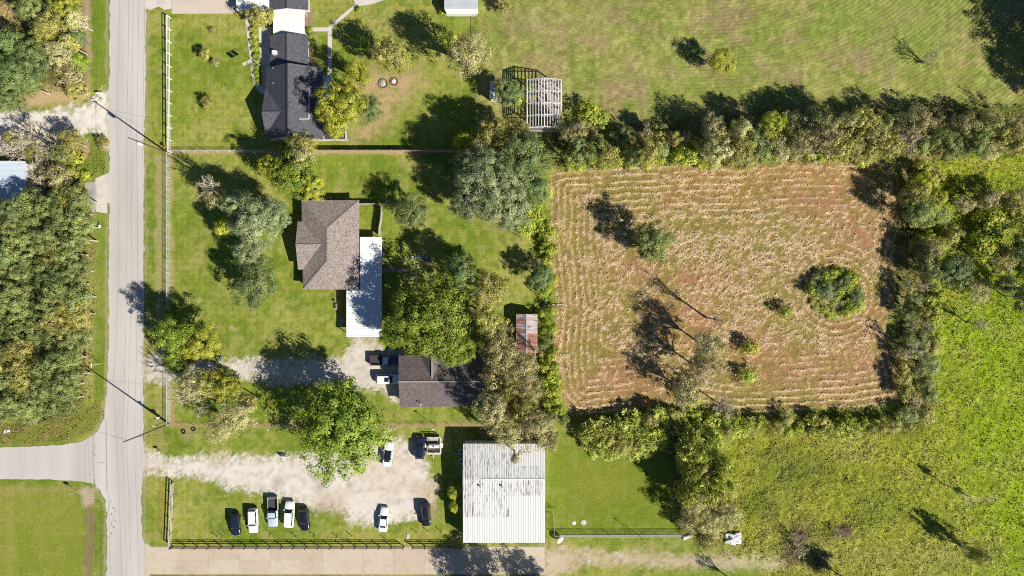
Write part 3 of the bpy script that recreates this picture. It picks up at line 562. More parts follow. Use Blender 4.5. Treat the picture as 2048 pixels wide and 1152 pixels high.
roof('roof', [[(532,136,E),(574.5,125.5,5.7),(575,272,5.7),(533,279.5,E)], [(574.5,125.5,5.7),(645.5,136,E),(646.5,279,E),(575,272,5.7)]], M_DARK, dh_, o3)
roof('gable_roof', [[(523,222.5,4.8),(530.5,178,E),(540,178,E),(564,222,4.8)], [(523,222.5,4.8),(564,222,4.8),(540,268,E),(530.5,268,E)]], M_DARK, dh_, o3)
MB().box(at(533,180,E)[0], at(0,266,E)[1], -.05, at(545,180,E)[0], at(0,180,E)[1], 2.5).build('gable_wall', M_WALLW, dh_, o3)
capline(dh_, o3, [((574.5,126,5.7),(575,271.5,5.7)), ((523.5,222.5,4.8),(561,222,4.8))], mat('charcoal_cap', alb(70,70,76), .9))
roof('lower_roof', [[(540,71,2.5),(573,65.5,3.6),(573,142,3.6),(540,142,2.5)], [(573,65.5,3.6),(616,70,2.5),(616,142,2.5),(573,142,3.6)]], M_DARK, dh_, o3)
capline(dh_, o3, [((573,66,3.6),(573,128,3.6))], MATS['charcoal_cap'])
walls('lower_wall', (541,71), (615,140), 2.5, M_WALLW, dh_, o3, .35)
for p in ((503 + 44, 167), (547, 137)): vent(dh_, o3, p, 3.6, m=M_WHITE)
vent(dh_, o3, (581,206), 5.3, 'vent_pipe', M_BLACK, .09, .5); vent(dh_, o3, (599,213), 4.5, 'vent_pipe', M_WHITE, .1, .2)
a, b, c = Vector(at(618,176,4.0)), Vector(at(618,238,4.0)), Vector(at(598,238,4.9))
MB().bar(a, b, .16, .12).build('flashing', M_TRIM, dh_, o3); MB().bar(b, c, .12, .1).build('flashing', M_TRIM, dh_, o3)
ch = at(549, 105, 3.4); MB().box(ch[0] - .4, ch[1] - .35, 2.4, ch[0] + .4, ch[1] + .35, 3.75).build('chimney', M_WHITE, dh_, o3)
for py in (160, 205): x, y, _ = at(536.5, py, 1.2); opening('window', M_TRIM, M_WINDOW, dh_, o3, x - .1, y - .6, .9, x + .2, y + .6, 2.0)
for px in (560, 610): x, y, _ = at(px, 281.5, 1.3); opening('window', M_TRIM, M_WINDOW, dh_, o3, x - .6, ya + .2, .9, x + .6, ya + .26, 2.0)
roof('patio_cover', [[(647,153,2.3),(663,153,2.3),(663,236,2.3),(647,236,2.3)]], M_WHITER, dh_, o3, .06)
for py in (155, 195, 234): x, y, _ = at(661.5, py, 2.3); MB().box(x - .05, y - .05, 0, x + .05, y + .05, 2.24).build('post', M_TRIM, dh_, o3)
roof('patio_roof', [[(648.5,247,2.3),(690.5,247,2.3),(690.5,278.5,2.3),(648.5,278.5,2.3)]], mat('brown_membrane', alb(84,76,76), .9, var=.1, scale=3), dh_, o3, .12)
for q in (((692,247,2.36),(692,280,2.36)), ((648,280,2.36),(692,280,2.36))): MB().bar(at(*q[0]), at(*q[1]), .2, .2).build('fascia', M_TRIM, dh_, o3)
for p in ((690,249),(690,277)): x, y, _ = at(*p, 2.3); MB().box(x - .06, y - .06, 0, x + .06, y + .06, 2.18).build('post', M_TRIM, dh_, o3)
# --- garage wing with white link roof
o4 = at(578, 10); gw = empty('garage', o4, 'charcoal shingled garage at the top edge north of the white flat roof', 'garage')
roof('roof', [[(540,20,2.5),(540,-50,2.5),(573,-50,3.5),(573,16,3.5)], [(573,16,3.5),(573,-50,3.5),(616.5,-50,2.5),(616.5,19.5,2.5)]], M_DARK, gw, o4); walls('wall', (541,-48), (615,18), 2.5, M_WALLW, gw, o4, .35)
capline(gw, o4, [((573,16,3.5),(573,-48,3.5))], MATS['charcoal_cap'])
o5 = at(578, 44); br = empty('breezeway', o5, 'bright white flat metal roof linking the dark house to its garage', 'breezeway')
M_BRW = streak_mat('breezeway_metal', (.66,.66,.64), (.6,.6,.58), (.64,.63,.62), 'x', .55, .75)
panel_run(br, o5, at(546.5,0,2.2)[0], at(609.5,0,2.2)[0], at(0,15,2.2)[1], at(0,76,2.2)[1], 2.28, 2.28, 7, M_BRW, 2)
for p in ((548,24),(608,24),(548,64),(608,64)): x, y, _ = at(*p, 2.2); MB().box(x - .07, y - .07, 0, x + .07, y + .07, 2.22).build('post', M_TRIM, br, o5)
o6 = at(506, 0); wc = empty('carport', o6, 'plain white metal roof west of the garage at the top edge', 'carport')
panel_run(wc, o6, at(472.5,0,2.3)[0], at(539,0,2.3)[0], at(0,-55,2.3)[1], at(0,21,2.3)[1], 2.4, 2.3, 8, M_BRW, 2)
for p in ((474,19),(537,19),(474,-40),(537,-40)): x, y, _ = at(*p, 2.3); MB().box(x - .07, y - .07, 0, x + .07, y + .07, 2.26).build('post', M_TRIM, wc, o6)
# --- low house with the grey brown ridge roof
o7 = at(882, 763); lh = empty('house', o7, 'low house with grey brown ridge roof under the large green tree', 'house'); E = 2.6
walls('wall', (799,711), (965,813), E, M_WALLW, lh, o7, .45)
roof('roof', [[(797,711,E),(965.5,709,E),(966,763,4.4),(797,763.5,4.4)], [(797,763.5,4.4),(966,763,4.4),(966.5,812,E),(800,814.5,E)]], M_GREYB, lh, o7)
roof('porch_roof', [[(864,757.5,4.2),(864,690,4.2),(889,690,E),(889,711,E)], [(864,757.5,4.2),(839,711,E),(839,690,E),(864,690,4.2)]], M_GREYB, lh, o7, .14)
MB().box(at(842,692,E)[0], at(0,709,E)[1], -.05, at(886,692,E)[0], at(0,693,E)[1], 2.4).build('porch_wall', M_WALLW, lh, o7)
capline(lh, o7, [((797,763.5,4.4),(966,763,4.4)), ((864,757,4.2),(864,690,4.2))], mat('light_cap', alb(176,164,158), .9))
MB().bar(at(966.5,711,2.6), at(967,811,2.6), .12, .14).build('gutter', M_TRIM, lh, o7)
for p, h in (((843,805),3.1),((819,795),3.3)): vent(lh, o7, p, h, l=.5)
vent(lh, o7, (843,808), 2.9, 'vent_pipe', M_WHITE, .05, 1.0, .14)
for px in (830, 905, 940): x, y, _ = at(px, 809.5, 1.3); opening('window', M_TRIM, M_WINDOW, lh, o7, x - .55, at(0,814,E)[1] + .38, .9, x + .55, at(0,814,E)[1] + .47, 2.0)
# --- big white metal building
o8 = at(1008, 986); wbld = empty('metal_building', o8, 'large white painted ribbed metal building beside the gravel car park', 'building'); EV = 3.6; RD = 4.5
X0 = at(927, 0, 3.7)[0]; X1 = at(1090, 0, 3.7)[0]; YN = at(0, 888, EV)[1]; YS = at(0, 1085, EV)[1]; YR = at(0, 958.5, RD)[1]
MB().box(X0 + .12, YS + .12, -.05, X1 - .12, YN - .12, 3.45).build('wall', M_WALLW, wbld, o8)
gb = MB(); gb.add([(X0 + .13, YS + .13, 3.4), (X0 + .13, YN - .13, 3.4), (X0 + .13, YR, RD - .1), (X1 - .13, YS + .13, 3.4), (X1 - .13, YN - .13, 3.4), (X1 - .13, YR, RD - .1)], [(0,2,1), (3,4,5), (0,3,5,2), (1,2,5,4), (0,1,4,3)]).build('gable_wall', M_WALLW, wbld, o8)
M_OLDR = streak_mat('weathered_white_roof', (.585,.585,.575), (.15,.145,.145), (.46,.46,.46), 'y', .535, .62)
M_OLDR2 = streak_mat('rust_streaked_roof', (.52,.52,.51), (.13,.07,.06), (.36,.33,.32), 'y', .52, .62)
M_NEWR = streak_mat('fresh_white_roof', (.60,.60,.59), (.56,.56,.56), (.58,.58,.58), 'y', .6, .8)
def zr(y): return RD - (RD - EV) * (abs(y - YR) / (YN - YR if y > YR else YR - YS))
NC = 16; w = (X1 - X0) / NC
def rowm(pa, pb, m, ha=None):
    ya = YN if pa == 888 else (YR if pa == 958.5 else at(0, pa, 4)[1]); yb = YS if pb == 1085 else (YR if pb == 958.5 else at(0, pb, 4)[1])
    return panel_mesh('roof_panel', .004, w - .004, yb + .004, ya - .004, zr(yb + .004), zr(ya - .004), 3, 'y', m, .02, .04, .06)
ROWS = [(888,932), (932,958.5), (958.5,990), (990,1034), (1034,1085)]
mesh_c = {}
for ri, (pa, pb) in enumerate(ROWS):
    for c in range(NC):
        px = 927 + (c + .5) * 163 / NC
        new = ri == 4 or (ri == 3 and px > 1016) or (ri == 0 and px > 1027)
        k = 'n' if new else ('r' if c in (0, 1) or (ri == 2 and c in (12, 14)) else 'o')
        if (ri, k) not in mesh_c: mesh_c[ri, k] = rowm(pa, pb, {'n': M_NEWR, 'r': M_OLDR2, 'o': M_OLDR}[k])
        link('roof_panel', mesh_c[ri, k], wbld, (X0 + c * w - o8[0], -o8[1], 0))
MB().bar((at(965,0,RD)[0], YR, RD + .05), (X1, YR, RD + .05), .28, .06).build('ridge_cap', M_WHITE, wbld, o8)
for yy in (YN, YS): MB().box(X0, yy - .06, 3.35, X1, yy + .06, 3.56).build('eave_trim', M_TRIM, wbld, o8)
MB().bar((X0 - .02, YS, 3.56), (X0 - .02, YR, 4.46), .1, .12).build('rake_trim', M_TRIM, wbld, o8); MB().bar((X0 - .02, YN, 3.56), (X0 - .02, YR, 4.46), .1, .12).build('rake_trim', M_TRIM, wbld, o8)
for p in ((961,972.5),(1005,972.5)): vent(wbld, o8, p, 4.35, 'vent_pipe', M_GALV, .1, .45, .2)
for py in (1040, 1020): x, y, _ = at(1090, py, 1); opening('door', M_TRIM, M_DOOR, wbld, o8, X1 - .13, y - .5, 0, X1 - .06, y + .5, 2.1, 'door_leaf')
for py in (1000, 1060): x, y, _ = at(927, py, 1); opening('window', M_TRIM, M_WINDOW, wbld, o8, X0 + .06, y - .6, 1, X0 + .13, y + .6, 2.0)
# air-conditioning units and other service boxes
def ac_unit(p, label, s=.42, h=.8, group=None):
    r = empty('air_conditioner', at(*p), label, 'air conditioner', group)
    MB().box(-s, -s, 0, s, s, .06).build('base_pad', M_GREYC, r)
    MB().box(-s * .92, -s * .92, .06, s * .92, s * .92, h).build('casing', mat('ac_casing', (.42,.43,.42), .5), r)
    b = MB(); n = 20
    b.tube([(0, 0, h), (0, 0, h + .05)], s * .72, 18); b.build('fan_guard', M_BLACK, r)
    for k in range(4): a = k * math.pi / 2; MB().bar((0, 0, h + .06), (s * .66 * math.cos(a), s * .66 * math.sin(a), h + .06), .12, .02).build('fan_blade', mat('fan_grey', (.12,.12,.13), .5), r)
    b = MB(); 
    for k in range(4):
        q = [(-s * .9, -s * .9), (s * .9, -s * .9), (s * .9, s * .9), (-s * .9, s * .9)]; b.bar((*q[k], h), (*q[(k + 1) % 4], h), .09, .08)
    b.build('rim', mat('ac_rim', (.6,.62,.65), .5), r)
ac_unit((922,902), 'northern of two air conditioning units in the shade west of the white building', .42); ac_unit((922.5,921), 'southern of two air conditioning units in the shade west of the white building', .42)
ac_unit((660,399.5), 'air conditioning unit behind the north wall of the brown shingle house', .4); ac_unit((767.5,508), 'pale service box beside the east edge of the ribbed patio roof', .25, .9)
# --- rusty shed, side shed, small sheds
o9 = at(1053, 666); sh = empty('shed', o9, 'small shed with rusty red and white metal roof beside the hay field', 'shed')
M_RUST = streak_mat('rusty_sheet', alb(172,122,106), alb(202,190,184), alb(138,88,74), 'x', .56, .66, .8); M_RUSTW = streak_mat('faded_sheet', alb(206,196,194), alb(120,106,104), alb(190,110,90), 'x', .5, .58, .7)
xl_, xm_, xr_ = at(1032,0,2.3)[0], at(1053.5,0,2.9)[0], at(1075,0,2.3)[0]; ytop, ybot = at(0,628,2.3)[1], at(0,706,2.3)[1]; w9 = (ytop - ybot) / 8
ms = {(s, k): panel_mesh('roof_panel', *( (xl_, xm_ - .004) if s == 0 else (xm_ + .004, xr_)), .004, w9 - .004, *((2.3, 2.9) if s == 0 else (2.9, 2.3)), 4, 'x', (M_RUST, M_RUSTW)[k], .02, .03, .05) for s in (0, 1) for k in (0, 1)}
for i in range(8):
    for s in (0, 1): link('roof_panel', ms[s, int((i in (7, 5)) or (s == 1 and i >= 4) or (s == 0 and i == 3))], sh, (-o9[0], ybot + i * w9 - o9[1], 0))
MB().bar((xm_, ybot, 2.93), (xm_, ytop, 2.93), .2, .04).build('ridge_cap', mat('pale_metal', alb(200,204,210), .5), sh, o9)
MB().box(xl_ + .15, ybot + .15, -.05, xr_ - .15, ytop - .15, 2.2).build('wall', M_GREYWOOD, sh, o9)
gbx = MB()
for yy in (ybot + .16, ytop - .2): gbx.add([(xl_ + .16, yy, 2.19), (xr_ - .16, yy, 2.19), (xm_, yy, 2.84), (xl_ + .16, yy + .04, 2.19), (xr_ - .16, yy + .04, 2.19), (xm_, yy + .04, 2.84)], [(0,1,2), (5,4,3), (0,2,5,3), (1,4,5,2), (0,3,4,1)])
gbx.build('gable_wall', M_GREYWOOD, sh, o9)
o10 = at(0, 368); s2 = empty('shed', o10, 'white sheet metal shed roof at the left edge among brush', 'shed')
M_S2 = streak_mat('side_shed_metal', (.47,.54,.6), (.40,.47,.53), (.43,.5,.56), 'x', .56, .7)
panel_run(s2, o10, at(-70,0,2.8)[0], at(52,0,2.8)[0], at(0,322,2.8)[1], at(0,420,2.8)[1], 3.1, 2.8, 10, M_S2, 2); walls('wall', (-68,324), (50,418), 2.8, M_WALLW, s2, o10, .2, 2.8)
o11 = at(922, 5); s3 = empty('shed', o11, 'pale grey and white metal shed at the top edge by the pasture fence', 'shed')
panel_run(s3, o11, at(888.5,0,2.6)[0], at(956,0,2.6)[0], at(0,-50,2.6)[1], at(0,16.5,2.6)[1], 2.6, 2.6, 7, mat('blue_grey_sheet', alb(206,214,220), .5, var=.04, dirt=alb(186,194,200)), 2)
roof('lean_to_roof', [[(888.5,17,2.55),(956,17,2.55),(956,28,2.1),(894,28,2.1)]], M_WHITER, s3, o11, .05); walls('wall', (890,-48), (954,24), 2.5, M_WALLW, s3, o11, .15, 2.4)
o12 = at(990, 180); s4 = empty('shed', o12, 'little white roofed shed half under a bush west of the bare barn frame', 'shed')
roof('roof', [[(980,161,2.4),(1003,164,2.2),(1003,201,2.2),(979,196,2.4)]], M_WHITER, s4, o12, .06); walls('wall', (980,163), (1002,198), 2.2, M_WALLW, s4, o12, .12, 2.2)
# --- skeleton of a barn roof
o13 = at(1088, 210); bf = empty('barn_frame', o13, 'roofless barn frame of pale metal purlins and trusses over rubble', 'barn frame')
M_PUR = mat('pale_steel', (.62,.61,.59), .55, var=.06, dirt=alb(190,176,168)); EB, RB = 4.4, 5.4
xw, xe, xr0 = at(1054.5,0,EB)[0], at(1122.5,0,EB)[0], at(1088,0,RB)[0]; yn, ys_ = at(0,159,EB)[1], at(0,255,EB)[1]
def zb(x): return RB - (RB - EB) * abs(x - xr0) / (xr0 - xw if x < xr0 else xe - xr0)
for k in range(13):
    x = xw + (xe - xw) * k / 12; MB().bar((x, ys_, zb(x) + .09), (x, yn, zb(x) + .09), .13 if k not in (0, 6, 12) else .2, .12).build('purlin', M_PUR, bf, o13)
for k in range(5):
    y = ys_ + (yn - ys_) * k / 4; b = MB(); b.bar((xw, y, EB), (xr0, y, RB), .12, .14); b.bar((xr0, y, RB), (xe, y, EB), .12, .14); b.bar((xw, y, EB - .35), (xe, y, EB - .35), .1, .12)
    for q in range(6):
        xa_ = xw + (xe - xw) * q / 6; xb_ = xw + (xe - xw) * (q + .5) / 6; xc_ = xw + (xe - xw) * (q + 1) / 6; b.bar((xa_, y, EB - .35), (xb_, y, zb(xb_) - .05), .06); b.bar((xb_, y, zb(xb_) - .05), (xc_, y, EB - .35), .06)
    b.build('truss', M_PUR, bf, o13)
    for x in (xw, xe): MB().box(x - .09, y - .09, 0, x + .09, y + .09, EB - .06).build('post', M_GREYWOOD, bf, o13)
for k, z in ((0, 1.3), (0, 2.6), (4, 1.3)):
    y = ys_ + (yn - ys_) * k / 4; MB().bar((xw, y + .11, z), (xe, y + .11, z), .06, .12).build('girt', M_GREYWOOD, bf, o13)
for x in (xw, xe):
    for z in (1.3, 2.9): MB().bar((x + .11, ys_, z), (x + .11, yn, z), .06, .1).build('girt', M_GREYWOOD, bf, o13)
MB().box(xw + .5, ys_ - .06, 0, xe - .5, ys_ + .06, 2.2).build('end_wall', M_GREYWOOD, bf, o13)
fl = MB(); a0 = at(1076,236); b0 = at(1116,162); fl.box(a0[0], a0[1], 0, b0[0], b0[1], .12); tag(fl.build('barn_floor', mat('floor_slab', alb(172,162,158), .9, var=.1, scale=2, dirt=alb(140,130,124), dscale=.8)), kind='structure')
M_RUB = [mat('rubble_pale', alb(186,178,176), .8, var=.1), mat('rubble_grey', alb(116,108,104), .85, var=.15), mat('rubble_brown', alb(96,82,70), .9, var=.15)]
rr = random.Random(4)
for k in range(34):
    px = rr.uniform(1056, 1120); py = rr.uniform(166, 252)
    if 1080 < px < 1112 and py < 225 and k % 3: continue
    x, y, _ = at(px, py); L_ = rr.uniform(.6, 2.4); w_ = rr.uniform(.12, .5); an = rr.choice([1.57, 1.5, 1.65, .1, rr.uniform(0, 3)])
    o = MB().box(-L_ / 2, -w_ / 2, 0, L_ / 2, w_ / 2, .05).build('board', rr.choice(M_RUB), None, loc=(x, y, .13 + k * .004), org=(0, 0, 0)); o.rotation_euler = (0, 0, an)
    tag(o, 'fallen board under the bare barn frame', 'board', 'fallen boards under the barn frame')

# ------------------------------------------------------------------ fences
M_FENCEW = mat('white_fence_paint', (.68,.67,.66), .5, var=.03); M_FENCED = mat('brown_fence_board', alb(96,78,70), .85, var=.12, scale=4); M_FENCEG = mat('bleached_fence_board', alb(214,200,190), .85, var=.08, scale=4); M_FENCEB = mat('cedar_board', alb(196,180,158), .85, var=.12, scale=3)
def rail_fence(name, pts, h, rails, step, m, label, cat='fence', pw=.12, rw=.15, rt=.05):
    P = [Vector(at(*p)) for p in pts]; org = tuple(P[0]); r = empty(name, org, label, cat)
    for i in range(len(P) - 1):
        a, b = P[i], P[i + 1]; n = max(1, round((b - a).length / step))
        for k in range(n + (i == len(P) - 2)):
            p = a.lerp(b, k / n); MB().box(p.x - pw / 2, p.y - pw / 2, -.1, p.x + pw / 2, p.y + pw / 2, h).build('post', m, r, org)
        d = (b - a).normalized(); side = Vector((-d.y, d.x, 0)) * (pw / 2 + rt / 2 + .003)
        for z in rails:
            for k in range(0, n, 2): q0 = a.lerp(b, k / n); q1 = a.lerp(b, min(n, k + 2) / n); MB().bar(q0 + side + Vector((0, 0, z)) + d * .006, q1 + side + Vector((0, 0, z)) - d * .006, rt, rw).build('rail', m, r, org)
    return r
rail_fence('rail_fence', [(344,306),(342,37)], 1.7, (.55, 1.1, 1.62), 2.4, M_FENCEW, 'tall white rail fence along the road in front of the north lawn', pw=.16, rw=.16, rt=.045)
rail_fence('rail_fence', [(345,1091.5),(350,965)], 1.65, (.55, 1.05, 1.55), 2.5, M_FENCEG, 'bleached three rail fence running along the road west of the parked cars', rw=.2)
rail_fence('rail_fence', [(347,1092.5),(808,1092.5)], 1.65, (.6, 1.1, 1.58), 2.47, M_FENCED, 'long brown three rail fence between the parked cars and the concrete driveway', rw=.2, pw=.14)
rail_fence('rail_fence', [(826,1092.5),(924,1092.5)], 1.65, (.6, 1.1, 1.58), 2.47, M_FENCED, 'short brown three rail fence from the gate gap to the white metal building', rw=.2, pw=.14)
def chain_fence(pts, h, label, step=2.4, top=True, dens=.16, wire=.012, name='chain_link_fence', m=None, pr=.035):
    P = [Vector(at(*p)) for p in pts]; org = tuple(P[0]); r = empty(name, org, label, 'fence'); m = m or M_GALV
    for i in range(len(P) - 1):
        a, b = P[i], P[i + 1]; L_ = (b - a).length; n = max(1, round(L_ / step)); d = (b - a) / L_
        for k in range(n + (i == len(P) - 2)): p = a.lerp(b, k / n); MB().tube([p, p + Vector((0, 0, h + .05))], pr, 6).build('post', m, r, org)
        if top: MB().bar(a + Vector((0, 0, h)), b + Vector((0, 0, h)), .045, .045).build('top_rail', m, r, org)
        if dens:
            V = []; F = []; s = 0.0
            while s < L_:                                    # crossing wires, flat ribbons
                for sg in (1, -1):
                    p0 = a + d * s; p1 = a + d * max(0, min(L_, s + sg * h)); z1 = abs((p1 - p0).length); k = len(V)
                    V += [p0 + d * wire, p0 - d * wire, p1 - d * wire + Vector((0, 0, z1)), p1 + d * wire + Vector((0, 0, z1))]; F.append((k, k + 1, k + 2, k + 3))
                s += dens
            b_ = MB(); b_.add(V, F); o = b_.build('wire_mesh', m, r, org); o['kind'] = 'stuff'
    return r
M_GALVW = mat('galvanised_pale', (.62,.62,.62), .5, var=.04)
chain_fence([(340,308),(340,617)], 1.5, 'galvanised chain link fence along the road in front of the middle lawn', pr=.05, m=M_GALVW)
chain_fence([(340,752),(341,848)], 1.5, 'short galvanised chain link fence beside the utility pole south of the gravel driveway', m=M_GALVW)
chain_fence([(346,304),(530,304)], 1.4, 'low wire fence between the north lawn and the middle lawn', m=M_GALVW)
chain_fence([(342,851),(600,852),(800,851),(950,851)], 1.3, 'low wire fence on brown soil between middle lawn and gravel car park', m=M_FENCEB, dens=.3, top=False)
chain_fence([(955,0),(954,215)], 1.3, 'thin wire fence dividing the north yard from the pasture', 3.0, dens=.35, wire=.008, m=M_DKWOOD)
chain_fence([(1108,1068),(1240,1069),(1386,1068)], 1.5, 'pale chain link fence south of the mown back lawn', dens=.2, m=M_GALVW)
chain_fence([(1091,1014),(1106,1014),(1108,1066)], 1.5, 'small chain link pen against the east wall of the white building', 1.8, m=M_GALV)
kb = MB(); a = at(1112,1070); b = at(1388,1069); kb.bar((a[0], a[1] - .15, .06), (b[0], b[1] - .15, .06), .35, .12); tag(kb.build('fence_kerb', mat('pale_kerb', alb(176,176,160), .85, var=.1)), 'pale concrete kerb under the chain link fence of the back lawn', 'kerb')
# wooden privacy fence, board by board within each bay
pf0 = at(640, 303.5); pf = empty('privacy_fence', pf0, 'solid wooden privacy fence with a deep shadow north of the middle lawn', 'fence')
nb = 12; 
for i in range(nb):
    xa_ = at(640 + (930 - 640) * i / nb, 0)[0] - pf0[0]; xb_ = at(640 + (930 - 640) * (i + 1) / nb, 0)[0] - pf0[0]; bm_ = MB(); q = 16
    for k in range(q): w0 = (xb_ - xa_) / q; bm_.box(xa_ + k * w0 + .005, -.02, .03, xa_ + (k + 1) * w0 - .005, .0, 1.78 + .03 * rr.random())
    bm_.build('board_panel', M_FENCEB, pf); MB().box(xa_ - .05, .003, -.1, xa_ + .05, .1, 1.8).build('post', M_FENCEB, pf)
    for z in (.4, 1.4): MB().box(xa_ + .055, .003, z, xb_ - .055, .05, z + .09).build('rail', M_FENCEB, pf)
# courtyard fence beside brown house: curved board screen
cy0 = at(718, 408); cy = empty('yard_fence', cy0, 'curved wooden screen fence round the small yard beside the brown shingle house', 'fence')
cp_ = [(719,409.5),(735,409),(750,409),(762,412),(765,425),(764,440),(761,455),(760,472)]
for i in range(len(cp_) - 1):
    a, b = Vector(at(*cp_[i])), Vector(at(*cp_[i + 1])); MB().bar(a + Vector((0, 0, .85)), b + Vector((0, 0, .85)), .06, 1.65).build('board_panel', M_GREYWOOD, cy, cy0); MB().box(a.x - .07, a.y - .07, 0, a.x + .07, a.y + .07, 1.75).build('post', M_GREYWOOD, cy, cy0)
# ------------------------------------------------------------------ poles and wires
M_POLE = mat('brown_pole', alb(112,92,82), .9, var=.15, scale=5); M_CAN = mat('transformer_grey', (.62,.64,.66), .4, var=.03); M_WIRE = mat('wire_black', (.03,.03,.03), .5); M_INS = mat('insulator', (.6,.6,.58), .3)
def utility_pole(base, h, label, arm=1.2, can=None, az=0, r=.17):
    p = at(*base); t = empty('utility_pole', p, label, 'utility pole')
    MB().tube([(0, 0, -.2), (0, 0, h * .5), (0, 0, h)], [r, r * .85, r * .65], 10).build('pole', M_POLE, t)
    if arm:
        MB().bar((-arm, .0, h - .35), (arm, .0, h - .35), .11, .12).build('crossarm', M_POLE, t)
        for s in (-1, -.4, .5, 1): MB().tube([(s * arm * .92, 0, h - .28), (s * arm * .92, 0, h - .05)], [.07, .03], 8).build('insulator', M_INS, t)
    if can: 
        zc, ang_ = can; c = MB(); x, y = .42 * math.cos(ang_), .42 * math.sin(ang_); c.tube([(x, y, zc - .5), (x, y, zc + .42), (x, y, zc + .5)], [.3, .3, .2], 14); tr = c.build('transformer', M_CAN, t); MB().tube([(x, y, zc + .5), (x, y, zc + .7)], .05, 6).build('bushing', M_INS, tr); MB().bar((0, 0, zc), (x, y, zc), .08).build('bracket', M_GALV, tr)
    return t
utility_pole((338,848), 15.8, 'tall brown utility pole at the fence corner by the road junction', .5)
utility_pole((338,307), 14.4, 'tall brown utility pole at the south end of the white rail fence', .5, (11.0, -1.2))
utility_pole((92,840), 12.0, 'utility pole leaning out of the woods beside the side street', .9, (11.2, .3))
ut = [at(338,848,0), at(338,307,0)]
def wire(pts, sag, label, group, r=.022, n=14, name='power_line'):
    b = MB()
    for (a, c) in zip(pts[:-1], pts[1:]):
        a, c = Vector(a), Vector(c); P_ = [a.lerp(c, k / n) - Vector((0, 0, sag * 4 * (k / n) * (1 - k / n))) for k in range(n + 1)]
        b.tube(P_, r, 4, False)
    return tag(b.build(name, M_WIRE), label, 'wire', group)
xw_ = ut[0][0]
for dx, z, dz, wl in ((-.45, 15.6, 14.2, 'westernmost of the four overhead wires running along the road'), (.35, 15.6, 14.2, 'second of the four overhead wires along the road, counted from the west'), (.0, 12.6, 11.8, 'third of the four overhead wires along the road, counted from the west'), (.1, 10.6, 10.0, 'easternmost of the four overhead wires running along the road')):
    wire([(xw_ + dx + .6, 104, dz + .6), (xw_ + dx, ut[1][1], dz), (xw_ + dx, ut[0][1], z), (xw_ + dx + 1.2, -100, z - .5)], .7, wl, 'overhead wires along the road', .015)
wire([(xw_, ut[0][1], 14.6), at(92,840,11.4)], .6, 'black overhead wire crossing from the junction pole to the woods pole', None)
wire([(xw_, ut[0][1], 12), at(640,852,6), ], .5, 'service wire dropping east from the junction pole along the wire fence', None, .015)
wire([(xw_, ut[1][1], 12), at(533,282,3)], .5, 'service wire from the northern pole to the dark house', None, .015)
wire([(xw_, ut[1][1], 12), at(603,402,2.7)], .6, 'service wire from the northern pole to the brown shingle house', None, .015)
def lamp_post(base, h, label, lean=(0, 0), r=.05, m=None, head='box', name='lamp_post', cat='lamp post'):
    t = empty(name, at(*base), label, cat); m = m or M_GALV
    MB().tube([(0, 0, -.1), (lean[0], lean[1], h)], [r, r * .8], 8).build('pole', m, t)
    if head == 'box': MB().bar((lean[0] - .25, lean[1], h - .05), (lean[0] + .35, lean[1], h), .22, .12).build('lamp_head', M_WHITE, t)
    if head == 'cap': MB().tube([(lean[0], lean[1], h), (lean[0], lean[1], h + .15)], [.16, .1], 10).build('cap', M_WHITE, t)
    return t
lamp_post((333,842), 5.2, 'short lamp post standing just north of the junction utility pole', r=.09, m=M_POLE)
lamp_post((1280,1072), 4.7, 'thin dark lamp post on the chain link fence of the back lawn', head='cap', m=M_BLACK)
lamp_post((552,850), 4.4, 'thin post with small lamp at the wire fence in the south lawn', head='cap', m=M_GALV)
lamp_post((871,851), 3.9, 'thin post with white lamp behind the low grey roofed house', head='box', m=M_GREYWOOD)
VPOLE = lamp_post((1890,970), 7.8, 'thin bare pole standing alone in the bright east meadow', head=None, m=M_GREYWOOD, r=.09, name='pole', cat='pole')
lamp_post((2060,652), 7.5, 'thin bare pole at the right edge of the meadow', head=None, m=M_GREYWOOD, r=.06, name='pole', cat='pole')
lamp_post((1900,655), 1.2, 'short white marker post lying low in the meadow beside a bare bush', head='cap', m=M_FENCEW, name='marker_post', cat='post')
# flag pole with its two flags
fp = empty('flagpole', at(524,134), 'white flagpole with two hanging flags on the shaded patio of the dark house', 'flagpole')
MB().tube([(0, 0, 0), (0, 0, 5.2)], [.05, .035], 8).build('pole', M_FENCEW, fp)
MB().bar((-.02, 0, 5.0), (-1.9, -.9, 5.0), .04).build('yard_arm', M_FENCEW, fp)
for k, (c, q) in enumerate(((alb(200,190,190), .3), (alb(196,196,204), 1.15))):
    b = MB(); V = []; F = []
    for i in range(6):
        for j in range(6): V.append((-.25 - q - i * .13 + .03 * math.sin(j), -.12 - q * .47 - i * .06 + .06 * math.sin(i * 1.7 + j * .6), 4.95 - j * .24))
    for i in range(5):
        for j in range(5): F.append((i * 6 + j, i * 6 + j + 1, (i + 1) * 6 + j + 1, (i + 1) * 6 + j))
    b.add(V, F).build('flag', mat('flag_cloth%d' % k, c, .8), fp)
